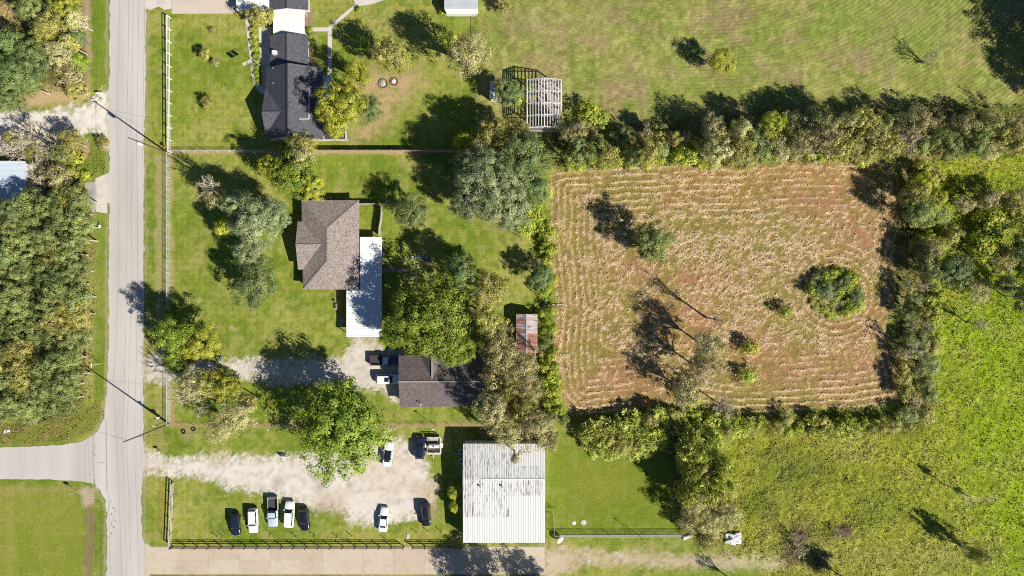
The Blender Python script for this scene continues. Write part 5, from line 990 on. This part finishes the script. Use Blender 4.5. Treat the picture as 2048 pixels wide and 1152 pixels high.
def template(sp, size, v):
    """a crown of leaf clumps in a unit ball, its branches, shared by all trees of that build"""
    key = (sp, size, v)
    if key in TPL: return TPL[key]
    s = SP[sp]; g = np.random.default_rng(abs(hash((sorted(SP).index(sp), size, v))) % 2**31)
    f = {'L': 1.0, 'M': .62, 'S': .30}[size]; lsf = {'L': 1.0, 'M': 1.3, 'S': 1.9}[size]; crf = {'L': 1.0, 'M': 1.25, 'S': 1.7}[size]
    nc = max(10, int(s['nc'] * f)); 
    lob = [(unit(g.normal(size=3) * [1, 1, .5]), g.uniform(.55, 1)) for _ in range(7)]
    i = np.arange(nc) + .5; z = 1 - 1.55 * i / nc; th = i * 2.39996 + g.normal(0, .25, nc); rr = np.sqrt(np.clip(1 - z * z, 0, 1)); D = unit(np.stack([rr * np.cos(th), rr * np.sin(th), z], 1) + g.normal(0, .13, (nc, 3)))
    R0 = .74 + .0 * z
    for d, a in lob: R0 = R0 + .20 * a * np.clip(D @ d, 0, 1) ** 4
    R0 = R0 * g.uniform(.62, 1.08, nc); inner = g.random(nc) < .22; R0 = np.where(inner, R0 * g.uniform(.35, .75, nc), R0)
    Cc = D * R0[:, None]; Cc[:, 2] *= .95
    cr = s['cr'] * crf * g.uniform(.65, 1.35, nc); k = s['k']
    q = unit(g.normal(size=(nc, k, 3)) + D[:, None] * .5 + np.array([0, 0, .25])); rad = g.random((nc, k, 1)) ** .4
    P = Cc[:, None] + q * rad * cr[:, None, None] * np.array([1.15, 1.15, s['flat']])
    out = unit(q * 1.1 + D[:, None] * .6 + g.normal(size=(nc, k, 3)) * .36 + np.array([0, 0, s['up']]))
    if sp == 'cane': T = unit(np.array([0, 0, .25]) + D[:, None] * .9 + g.normal(size=(nc, k, 3)) * .6); u_ = np.array([0, 0, 1.]) + g.normal(size=(nc, k, 3)) * .45; out = unit(u_ - T * (T * u_).sum(-1, keepdims=True))
    elif s['asp'] < .35: T = unit(D[:, None] * .8 + g.normal(size=(nc, k, 3)) * .75); T = unit(T - out * (T * out).sum(-1, keepdims=True))
    else: T = unit(np.cross(out, g.normal(size=(nc, k, 3))))
    B = np.cross(out, T); L_ = (s['ls'] * lsf * g.uniform(.6, 1.35, (nc, k, 1))) * .5
    V = np.stack([P + T * L_, P + B * L_ * s['asp'], P - T * L_, P - B * L_ * s['asp']], 2).reshape(-1, 3)
    tint = np.clip(.5 + g.normal(0, .30, (nc, 1)) + g.normal(0, .2, (nc, k)), 0, 1).reshape(-1)
    crown = np_mesh('crown', V, np.arange(len(V)).reshape(-1, 4), LM[sp], {'tint': ('FACE', 'FLOAT', tint)})
    # branches: limbs bend from the fork to the clumps, twigs spray from them
    segs = []; tw = s['tw']; root = np.array([0, 0, -.95]); nl = {0: 14, 1: 20, 2: 30, 3: 24}[tw]
    for c in g.choice(nc, min(nc, nl), replace=False):
        e = Cc[c] * 1.0; m1 = root * .45 + e * .38 + g.normal(0, .07, 3) + [0, 0, .02]; r0 = .035 if tw < 3 else .028
        segs += [(root, m1, r0, r0 * .6), (m1, e, r0 * .6, .008)]
        if tw:
            for _ in range({1: 4, 2: 7, 3: 8}[tw]):
                t = g.uniform(.25, 1.05); a = m1 + (e - m1) * t; d = unit((e - m1) / (np.linalg.norm(e - m1) + .01) * .8 + g.normal(0, .6, 3) + [0, 0, .25]); b = a + d * g.uniform(.12, .34); segs.append((a, b, .011, .004))
                for _ in range({1: 1, 2: 2, 3: 3}[tw]): t2 = g.uniform(.3, 1); a2 = a + (b - a) * t2; segs.append((a2, a2 + unit(d + g.normal(0, .6, 3)) * g.uniform(.06, .18), .006, .002))
    if tw and size != 'L': segs = [(a, b, ra * 1.25, rb * 1.25) for a, b, ra, rb in segs]
    br = tubes_mesh(segs, s['bark'])
    TPL[key] = (crown, br); return TPL[key]
trunk_me = {}
def trunk_mesh(m):
    if m.name not in trunk_me:
        b = MB(); b.tube([(0, 0, -.05), (.02, .01, .12), (-.03, .02, .5), (.02, -.02, 1.0)], [1.5, 1.05, .85, .7], 9)
        o = b.build('trunk', m, None, org=(0, 0, 0), smooth=True); trunk_me[m.name] = o.data; bpy.data.objects.remove(o)
    return trunk_me[m.name]
tr = random.Random(21)
NAMES = {'bright': 'leafy_tree', 'yellow': 'leafy_tree', 'oak': 'oak_tree', 'dark': 'evergreen_tree', 'wood': 'woodland_tree', 'olive': 'scrub_tree', 'pale': 'pale_tree', 'grey': 'scrub_tree', 'bare': 'bare_tree', 'shrub': 'shrub', 'cane': 'cane_clump'}
def tree(px, py, r, h, sp, label, group=None, cat=None, name=None, stretch=1.0, low=None):
    """crown centre at photo pixel (px,py), crown radius r pixels, total height h"""
    if low is None: low = sp in ('shrub', 'cane') or h < 2.6
    if h >= 4.5 and sp != 'shrub': h *= 1.36
    r *= {'oak': 1.06, 'dark': 1.04, 'yellow': .98}.get(sp, .94)
    rz = min(.44 * h, max(.85 * r * .1, min(.36 * h, .2 * r))) if not low else h * .52
    hc = h - rz * .95 if not low else h * .45
    R_ = r * .1 * (1 - hc / H); x, y, _ = at(px, py, hc)
    size = 'L' if R_ > 5.2 else ('M' if R_ > 2.6 else 'S'); nv = {'L': 3, 'M': 3, 'S': 4}[size]
    cm, bm = template(sp, size, tr.randrange(nv)); nm = name or NAMES[sp]
    t = empty(nm, (x, y, 0), label, cat or ('shrub' if sp in ('shrub',) else 'reeds' if sp == 'cane' else 'tree'), group); a = tr.uniform(0, 6.28)
    for n_, me in (('crown', cm), ('branches', bm)):
        o = link(n_, me, t, (0, 0, hc), a); o.scale = (R_ * stretch, R_ / stretch, rz * 1.05)
    if not low:
        o = link('trunk', trunk_mesh(SP[sp]['bark']), t, (0, 0, 0), a); o.scale = (.013 * h + .03, .013 * h + .03, max(.6, hc - rz * .6))
    return t
# --- yard trees, each its own
YARD = [
 (680,850,100,12.0,'bright','huge bright green tree overhanging the north edge of the gravel car park'),
 (858,640,88,11.5,'bright','large bright green tree spreading over the low grey roofed house'), (790,668,34,8,'bright','bright green tree crown touching the south end of the ribbed carport roof'),
 (905,700,42,9,'bright','bright green lobe of tree drooping over the porch roof of the low house'),
 (925,545,36,8.5,'dark','dark open tree north of the large bright green tree in the back yard'), (978,575,44,9,'olive','olive leaved tree east of the large bright green tree'), (975,640,38,8,'olive','olive scrub tree west of the rusty shed'),
 (350,672,46,8.5,'bright','dense green tree on the roadside at the gravel driveway mouth'), (398,690,42,8,'yellow','yellow green tree just east of the roadside tree at the driveway mouth'), (355,725,30,6.5,'bright','lower green tree hanging over the driveway mouth'),
 (507,570,48,7,'dark','round dark evergreen alone in the middle lawn southwest of the brown house'), (505,440,52,9.5,'oak','big grey green oak northwest of the brown shingle house'), (545,428,34,8.5,'oak','grey green oak closest to the northwest corner of the brown house'), (478,412,32,8.5,'oak','grey green oak beside the bare grey tree in the middle lawn'), (500,500,34,7.5,'oak','lower grey green oak north of the round dark evergreen'), (450,455,22,5.5,'yellow','small yellowish tree tucked west of the big grey green oak'),
 (420,372,30,8.5,'bare','bare grey branched tree at the west end of the oak group'), (436,400,22,7,'pale','pale half leafless tree just below the bare grey tree'),
 (588,345,54,8,'bright','broad green tree north of the brown house by the wire fence'), (604,318,24,8.6,'pale','pale dying crown within the broad green tree north of the brown house'), (552,335,28,7.5,'yellow','yellow green crown west of the pale dying tree'), (625,372,28,7.5,'yellow','bright yellow green bough above the northwest roof corner of the brown house'), (600,292,34,6,'olive','olive shrubby tree between the dark house gable and the wire fence'),
 (690,205,50,8.5,'yellow','large yellow green tree east of the dark house'), (715,150,28,8,'yellow','yellow green tree at the south end of the footpath'), (738,218,28,6.5,'dark','dark green tree on the east side of the large yellow green tree'), (655,222,26,7,'yellow','yellow green tree brushing the east eave of the dark house'), (672,255,24,6,'yellow','yellow green tree over the brown patio roof'),
 (782,108,42,8.5,'olive','olive tree with bare limbs in the bricked lid circle of the north yard'), (935,108,50,10.5,'pale','pale cream leaved tree by the pasture fence'), (905,85,22,9,'yellow','yellow green side crown west of the pale cream tree'),
 (525,32,26,5,'olive','round olive tree beside the white carport at the top'),
 (820,422,36,6.5,'dark','grey green evergreen in the lawn east of the brown house courtyard'),
 (985,370,72,11,'oak','broad grey green oak, largest crown west of the hay field'), (1045,310,52,11,'dark','dark green oak crown beneath the barn frame'), (940,330,36,9,'oak','grey oak on the west side of the broad oak'), (1020,420,42,8,'oak','grey green oak at the south side of the broad oak'), (1070,375,34,8,'dark','dark oak crown nearest the hay field corner'), (935,410,34,7.5,'oak','grey oak at the southwest edge of the broad oak group'),
 (985,268,40,9,'olive','olive tree at the east end of the privacy fence'), (1035,262,30,8,'olive','olive tree right below the barn frame'), (955,300,26,8.5,'pale','pale twiggy tree at the end of the privacy fence'), (925,285,22,6,'yellow','small yellow tree in shade at the privacy fence end'),
 (1062,430,32,5.5,'shrub','tall bright yellow shrub at the northwest corner of the hay field'), (1080,385,24,4.5,'shrub','bright yellow shrub between the oaks and the hay field'), (1048,452,24,4,'shrub','yellow shrub south of the oak group'),
 (1018,185,28,5.5,'dark','green bushy tree over the little white roofed shed'), (1034,200,17,5,'shrub','bright green shrub between the little shed and barn frame'), (1000,172,15,5,'olive','olive bush at the north side of the little white shed'),
 (1080,555,26,5,'dark','green bush at the field edge west of the timber gap'), (1068,528,20,4,'grey','twiggy grey bush at the east edge of the back lawn'), (1090,580,18,3.5,'shrub','green shrub just north of the timber gap'),
 (445,770,40,8.5,'yellow','half leafed yellow green tree south of the gravel driveway'), (395,765,40,9,'pale','pale sparse tree south of the gravel driveway near the road'), (370,790,34,8,'bare','bare twiggy tree closest to the lamp post south of the driveway'), (470,830,44,9,'pale','pale grey tree by the wire fence in the south lawn'), (440,860,32,7,'pale','pale tuft of tree hanging over the wire fence'), (495,805,22,6,'olive','small green tree at the east end of the pale tree group'), (405,815,26,7,'bare','leafless pale tree between the two pale sparse trees'),
 (1000,700,42,8.5,'grey','grey twiggy tree southwest of the rusty shed'), (1040,735,42,8,'grey','grey twiggy tree directly south of the rusty shed'), (1060,775,34,7.5,'grey','grey open tree beside the field hedge south of the rusty shed'), (1010,660,28,8,'bare','bare twiggy tree leaning over the rusty shed roof'), (985,755,26,7,'grey','grey tree at the east gutter of the low house'), (1020,780,30,7.5,'olive','olive tree in the thicket east of the low house'), (1072,705,22,6,'bare','bare bush at the southeast corner of the rusty shed'),
 (985,825,42,9.5,'pale','pale tree above the northwest part of the white building roof'), (1015,868,36,9.5,'pale','pale tree drooping over the white metal roof'), (1070,850,46,9.5,'grey','grey brown tree over the northeast corner of the white building'), (1045,815,30,8.5,'olive','olive tree north of the white building'), (1098,880,26,7,'grey','grey brown tree off the northeast corner of the white building'), (1030,915,14,8.5,'grey','grey bough tip hanging on the white roof'),
]
for a in YARD: tree(*a)
# open-field trees
FIELD = [
 (1442,122,27,4.8,'yellow','yellow green tree alone in the pasture'), (1862,114,20,5.0,'bare','thin leafless tree alone in the pasture near its east end',None,None,None,1.0,True), (1010,15,16,4,'olive','dark small bush at the top by the pasture fence'), (1180,228,30,4.5,'shrub','bright shrub in the pasture beside the barn frame'), (1205,240,20,3.5,'shrub','second bright shrub just right of the pasture shrub'),
 (1302,478,42,7.4,'wood','thin green tree in the northwest part of the hay field'), (1312,505,26,5,'wood','yellowish lower crown at the foot of the hay field tree'),
 (1440,640,24,9.5,'bare','tall bare tree in the middle of the hay field'), (1418,690,38,8.5,'grey','thinly leaved spreading tree south of the tall bare field tree'), (1402,735,40,8,'grey','grey twiggy tree in the southern hay field'), (1375,785,38,7,'grey','grey twiggy tree near the south edge of the hay field'), (1450,735,20,4,'bare','white leafless bush in the hay field'), (1448,812,32,6.5,'bare','white bare tree at the south edge of the hay field'), (1495,752,20,3,'shrub','green bush beside the white leafless bush'), (1500,695,18,3.6,'shrub','small green bush alone in the southern hay field'), (1572,622,14,3.2,'shrub','tiny green bush between the bare tree and the round thicket'), (1385,800,22,5,'shrub','yellow green shrub at the foot of the grey field trees'),
 (1965,648,24,5.2,'bare','bare bush in the upper meadow'), (1950,1106,22,7.6,'olive','slender thin leaved tree casting a long shadow in the southeast meadow',None,None,None,1.0,True), (1600,1100,24,3.2,'bare','grey brush pile tree in the southern meadow'), (1590,1075,16,2.6,'bare','small grey dead bush in the southern meadow'), (1675,1068,14,2.6,'bare','dead grey weed bush in the southeast meadow'),
 (1310,990,6,1.2,'shrub','tiny shrub standing alone in the mown back lawn'), (205,285,15,2.2,'olive','low olive bush at the road edge south of the left gravel drive'),
]
for a in FIELD: tree(*a)
for a in ((410,108,14,3.2,'olive','dry olive sapling in the north lawn, upper of two'), (415,205,15,2.8,'olive','dry olive sapling in the north lawn, lower of two'), (430,125,10,2,'grey','withered brown sapling tuft beside the upper olive sapling'), (425,60,7,1.2,'grey','dead weed tuft in the top of the north lawn')): tree(*a)
for k, (px, py) in enumerate(((908,985),(911,1012))): tree(px, py, 15, 3.4, 'yellow', ('northern','southern')[k] + ' of two slim saplings in the shade west of the white building', None, 'sapling', 'sapling')
for k in range(9): tree(506 + k * 1.4, 58 + k * 13, 9, .9, 'shrub', '%s clipped yellow shrub from the north in the bed west of the shaded patio' % ordinal(k), 'yellow shrubs along the patio bed')
for k in range(5): tree(619 + k * .8, 60 + k * 12, 7, .9, 'shrub' if k < 3 else 'grey', '%s low plant from the north along the east wall of the dark house' % ordinal(k), 'plants in the bed east of the dark house')
tree(679,273,9,.9,'grey','dry reddish bush beside the brown patio roof'); tree(718,18,8,1.0,'shrub','yellow grass clump at the end of the footpath'); tree(885,24,9,1.2,'shrub','yellow bush west of the pale metal shed at the top')
# thicket ring in the hay field
PT = []
for _ in range(900):
    x, y = tr.uniform(-52, 52), tr.uniform(-46, 46)
    if (x / 52) ** 2 + (y / 46) ** 2 > 1 or math.hypot(x + 14, y - 6) < 13: continue
    if all((x - p[0]) ** 2 + (y - p[1]) ** 2 > 150 for p in PT): PT.append((x, y))
PT.sort()
for k, (x, y) in enumerate(PT):
    hi_ = y < 0 or x > 22; tree(1670 + x, 588 + y, tr.uniform(11, 18) if hi_ else tr.uniform(8, 12), tr.uniform(1.3, 2.9) if hi_ else tr.uniform(.5, 1.0), tr.choice(('shrub', 'shrub', 'wood', 'dark')) if hi_ else tr.choice(('shrub', 'olive')), '%s shrub from the west in the round thicket' % ordinal(k), 'shrubs in the round thicket', 'shrub', 'shrub')
tree(1656,594,18,2.2,'bare','dead grey brush in the hollow of the round thicket')
tree(1672,612,12,1.0,'bare','brown dead stump brush low in the round thicket')
# --- woods and hedges: filled with trees at their own spacing
WORD = {'wood': 'leafy green tree', 'dark': 'dark green tree', 'olive': 'olive tree', 'grey': 'grey olive tree', 'pale': 'pale tree', 'bare': 'bare tree', 'shrub': 'bright shrub', 'cane': 'yellow cane clump', 'yellow': 'yellow green tree', 'bright': 'bright green tree'}
def fill(poly, dmin, rr_, hh_, mix, place, group, axis='x', strips=('',), n=4000):
    """trees at their own spacing; each is told from its like by its order along the strip it stands in"""
    P = []; xs = [p[0] for p in poly]; ys = [p[1] for p in poly]; A = np.array(poly, float)
    Q = np.array([(tr.uniform(min(xs), max(xs)), tr.uniform(min(ys), max(ys))) for _ in range(n)]); Q = Q[sdist(Q[:, 0], Q[:, 1], A) > 0]
    for x, y in Q:
        if all((x - a) ** 2 + (y - b) ** 2 > dmin ** 2 for a, b in P): P.append((x, y))
    ax = 0 if axis == 'x' else 1; P.sort(key=lambda p: p[ax]); cn = {}
    lo = min(p[1 - ax] for p in P); hi = max(p[1 - ax] for p in P) + 1e-6
    for x, y in P:
        sp = tr.choices(list(mix), list(mix.values()))[0]; st = strips[int(((x, y)[1 - ax] - lo) / (hi - lo) * len(strips))]; k = cn.get((sp, st), 0); cn[sp, st] = k + 1
        tree(x, y, tr.uniform(*rr_), tr.uniform(*hh_), sp, '%s %s from the %s, %s%s' % (ordinal(k), WORD[sp], 'west' if axis == 'x' else 'north', st + ' of ' if st else 'in ', place), group)
    return len(P)
cnt = 0
cnt += fill([(-40,425),(60,425),(110,392),(150,385),(168,400),(160,470),(158,560),(160,640),(152,720),(150,790),(130,815),(60,825),(-40,825)], 25, (22,36), (4.6,7), {'wood': 5, 'dark': 2, 'olive': 2}, 'the west wood', 'trees of the west wood', 'y', ('left side', 'middle', 'road side'))
NW = [(60,18,34,6,'wood','green tree at the top left corner wood'),(128,15,28,6.5,'yellow','yellow green tree at the top of the northwest wood'),(98,55,36,7,'olive','olive tree shading the tan clearing at the top left'),(150,40,26,6,'pale','pale tree near the bare strip at the top left'),(118,105,36,7,'pale','pale branched tree in the middle of the northwest wood'),(155,75,20,4.5,'dark','dark small tree by the bare strip'),(158,122,20,4.5,'bright','bright small tree by the bare strip'),(65,118,40,7.5,'dark','blue green tree in the middle of the northwest wood'),(28,150,42,7.5,'dark','dark green tree at the left edge of the northwest wood'),(12,198,30,6,'dark','dark tree just north of the left gravel drive'),(60,172,26,6,'wood','green tree north of the sand patch'),(138,150,28,5,'grey','brown twiggy tree in the northwest wood by the sand patch'),(152,183,22,3.5,'olive','olive shrub tree by the mouth of the left gravel drive'),(20,85,26,9,'dark','dark tree at the left edge beside the tan clearing'),(140,90,22,6,'olive','olive tree between the pale trees of the northwest wood'),(90,85,22,6,'yellow','yellow tree at the centre of the northwest wood'),
 (60,272,40,5,'bare','bare pale tree south of the left gravel drive'),(108,296,34,4.6,'bare','bare pale tree west of the round olive tree'),(30,300,36,4.4,'bare','bare pale tree at the left edge above the white shed'),(85,325,36,4.4,'bare','bare pale tree beside the white shed corner'),(75,300,24,3.4,'olive','olive crown among the bare pale trees'),(20,275,18,3,'olive','olive bush at the left edge south of the gravel drive'),(143,283,28,5,'olive','round dark olive tree at the south side of the left gravel drive'),(150,318,20,3,'shrub','yellow green shrub below the round olive tree'),(122,310,24,4.5,'wood','green tree left of the yellow green shrub'),(80,365,32,4.4,'bare','bare tree south of the white shed corner'),(140,345,18,2.6,'shrub','green shrub by the grass mound west of the road'),(118,352,28,5.5,'grey','brown twiggy tree between shed and concrete apron'),(170,352,12,1.6,'shrub','low green shrub by the concrete apron'),(150,395,26,5,'wood','green tree at the north end of the west wood by the concrete pad'),(55,400,28,6.5,'wood','green tree casting shade on the white shed roof'),(95,412,26,6.5,'wood','green tree east of the white shed in the west wood'),(25,425,30,7.5,'dark','dark tree just south of the white shed')]
for a in NW: tree(*a)
cnt += fill([(1125,258),(1250,262),(1400,268),(1420,300),(1300,312),(1130,316)], 25, (15,33), (3.2,7.2), {'wood': 5, 'olive': 3, 'yellow': 2, 'dark': 2, 'shrub': 2, 'grey': 2, 'bare': 1}, 'hedge north of the hay field', 'north hedge trees', 'x', ('upper row', 'lower row'))
cnt += fill([(1420,255),(1600,245),(1750,240),(1850,240),(1850,305),(1720,305),(1600,305),(1430,305)], 27, (17,40), (4.6,9), {'wood': 4, 'olive': 3, 'yellow': 1, 'dark': 2, 'grey': 3, 'pale': 2, 'shrub': 1, 'bare': 2}, 'hedge northeast of the hay field', 'northeast hedge trees', 'x', ('upper row', 'lower row'))
cnt += fill([(1865,235),(2075,225),(2075,290),(1870,300)], 30, (18,34), (4.5,8.2), {'wood': 2, 'grey': 4, 'olive': 4, 'bare': 2, 'pale': 2}, 'hedge below the pasture end', 'far east hedge trees', 'x', ('upper row', 'lower row'))
cnt += fill([(1125,318),(1480,312),(1740,308),(1740,322),(1600,318),(1480,326),(1300,332),(1125,338)], 19, (10,17), (1.4,2.6), {'shrub': 1}, 'the strip along the field top', 'field edge shrubs, north')
cnt += fill([(1828,335),(1868,335),(1885,470),(1862,560),(1835,500)], 24, (15,26), (3.2,5.2), {'olive': 2, 'wood': 3, 'yellow': 2, 'shrub': 2, 'pale': 1}, 'the upper field hedge by the meadow', 'east hedge trees', 'y')
for a in ((1838,425,34,6.6,'wood','tallest tree in the upper hedge between hay field and meadow'), (1832,385,28,6,'olive','olive tree just above the tallest tree of the upper field hedge'), (1835,700,26,5.6,'bare','bare white limbed tree in the lower field hedge')): tree(*a)
cnt += fill([(1815,560),(1855,570),(1862,700),(1862,840),(1815,845),(1800,700)], 25, (15,25), (2.8,4.8), {'olive': 3, 'grey': 2, 'wood': 4, 'bare': 1}, 'the lower field hedge by the meadow', 'lower east hedge trees', 'y')
cnt += fill([(1860,420),(1885,420),(1880,700),(1862,700)], 17, (9,15), (1.3,2.4), {'shrub': 1}, 'the meadow side of the hedge', 'meadow edge shrubs', 'y')
cnt += fill([(1912,400),(1980,390),(2080,390),(2080,596),(1985,598),(1912,570),(1900,480)], 50, (22,38), (4.0,6.8), {'shrub': 2, 'wood': 4, 'olive': 4, 'grey': 3, 'pale': 1, 'dark': 2, 'yellow': 1}, 'the east wood', 'trees of the east wood', 'y', ('left side', 'middle', 'right side'))
cnt += fill([(1165,850),(1250,842),(1345,822),(1350,868),(1310,890),(1190,900),(1170,880)], 19, (14,23), (3.0,4.4), {'cane': 5, 'olive': 1}, 'canes south of the field', 'cane hedge', 'x', ('upper row', 'lower row'))
cnt += fill([(1340,828),(1500,838),(1650,840),(1800,845),(1850,858),(1700,864),(1500,860),(1360,870)], 20, (12,20), (2.4,4), {'cane': 3, 'shrub': 3, 'olive': 2}, 'the narrow hedge below the hay field', 'narrow south hedge', 'x')
cnt += fill([(1180,896),(1330,892),(1352,876),(1340,905),(1280,915),(1185,912)], 15, (8,13), (.9,1.6), {'cane': 1}, 'the straw fringe below the canes', 'low reeds')
cnt += fill([(1375,880),(1440,890),(1455,950),(1445,985),(1375,985),(1355,930)], 25, (17,28), (4.6,6.8), {'cane': 5, 'olive': 1}, 'copse by the back lawn', 'tall canes', 'y', ('left side', 'right side'))
for a in ((1385,1005,36,5.6,'grey','brown grey twiggy tree at the east side of the back lawn'), (1432,1000,30,5.4,'olive','olive tree behind the tall canes'), (1418,1045,36,5.4,'pale','pale twiggy tree at the southeast corner of the back lawn'), (1455,1030,30,6,'pale','pale tree on the meadow side of the back lawn'), (1412,1082,26,5,'olive','yellow olive bush at the end of the chain link fence'), (1462,985,22,4,'olive','olive bush at the edge of the meadow by the canes'), (1375,1040,22,5.5,'grey','twiggy bush nearest the board at the fence end')): tree(*a)
cnt += fill([(1080,440),(1100,440),(1104,560),(1092,560)], 15, (9,15), (1.6,3), {'shrub': 1}, 'the edge of the upper hay rows', 'west field edge shrubs', 'y')
cnt += fill([(1080,625),(1104,620),(1110,700),(1118,800),(1130,840),(1098,845),(1086,740)], 16, (9,16), (1.6,3), {'shrub': 6, 'wood': 1}, 'edge of the lower hay rows', 'lower west field edge shrubs', 'y', ('left side', 'right side'))
vn = link('vine', template('wood', 'S', 0)[0], VPOLE, (.1, .1, 3.8)); vn.scale = (.8, .8, 1.4)
M_BRUSH = mat('dead_brush', alb(190,160,136), .9, var=.15)
for (px, py, r, lb) in ((1585,1108,3.2,'largest heap of pinkish dead brush at the end of the dirt path'),(1640,1122,2.4,'heap of dead brush right of the largest brush heap'),(1600,1075,2.0,'grey heap of dead brush above the largest brush heap'),(1690,1062,1.2,'small heap of dead brush in the southeast meadow')):
    x, y, _ = at(px, py); e_ = empty('brush_pile', (x, y, 0), lb, 'brush pile')
    for q in range(3):
        segs = []; g = np.random.default_rng(px + q); prev = np.zeros(3)
        for _ in range(90): a = g.normal(0, .42, 3) * [r, r, 0]; a[2] = abs(g.normal(0, .25)); d = unit(g.normal(size=3) * [1, 1, .35]); segs.append((a, a + d * g.uniform(.4, 1.5), .035, .012))
        link('tangle', tubes_mesh(segs, (M_BRUSH, M_BARKD, M_BRUSH)[q]), e_)['kind'] = 'stuff'
# trees outside the frame whose shade falls into it
for a in ((1010,1215,62,9,'bright','broad green tree south of the concrete driveway'), (1120,1222,42,8,'olive','olive tree south of the dirt path'), (2200,75,80,11,'dark','tall dark tree beyond the east end of the pasture'), (2200,-10,80,11,'dark','tall dark tree beyond the northeast corner'), (2200,170,66,10,'dark','tall dark tree northeast of the hedge'), (1715,1180,26,6,'dark','dark tree south of the meadow path'), (1490,1190,24,6.5,'bare','bare tree south of the dirt path end')): tree(*a)
print('woods', cnt, 'objects', len(bpy.data.objects))
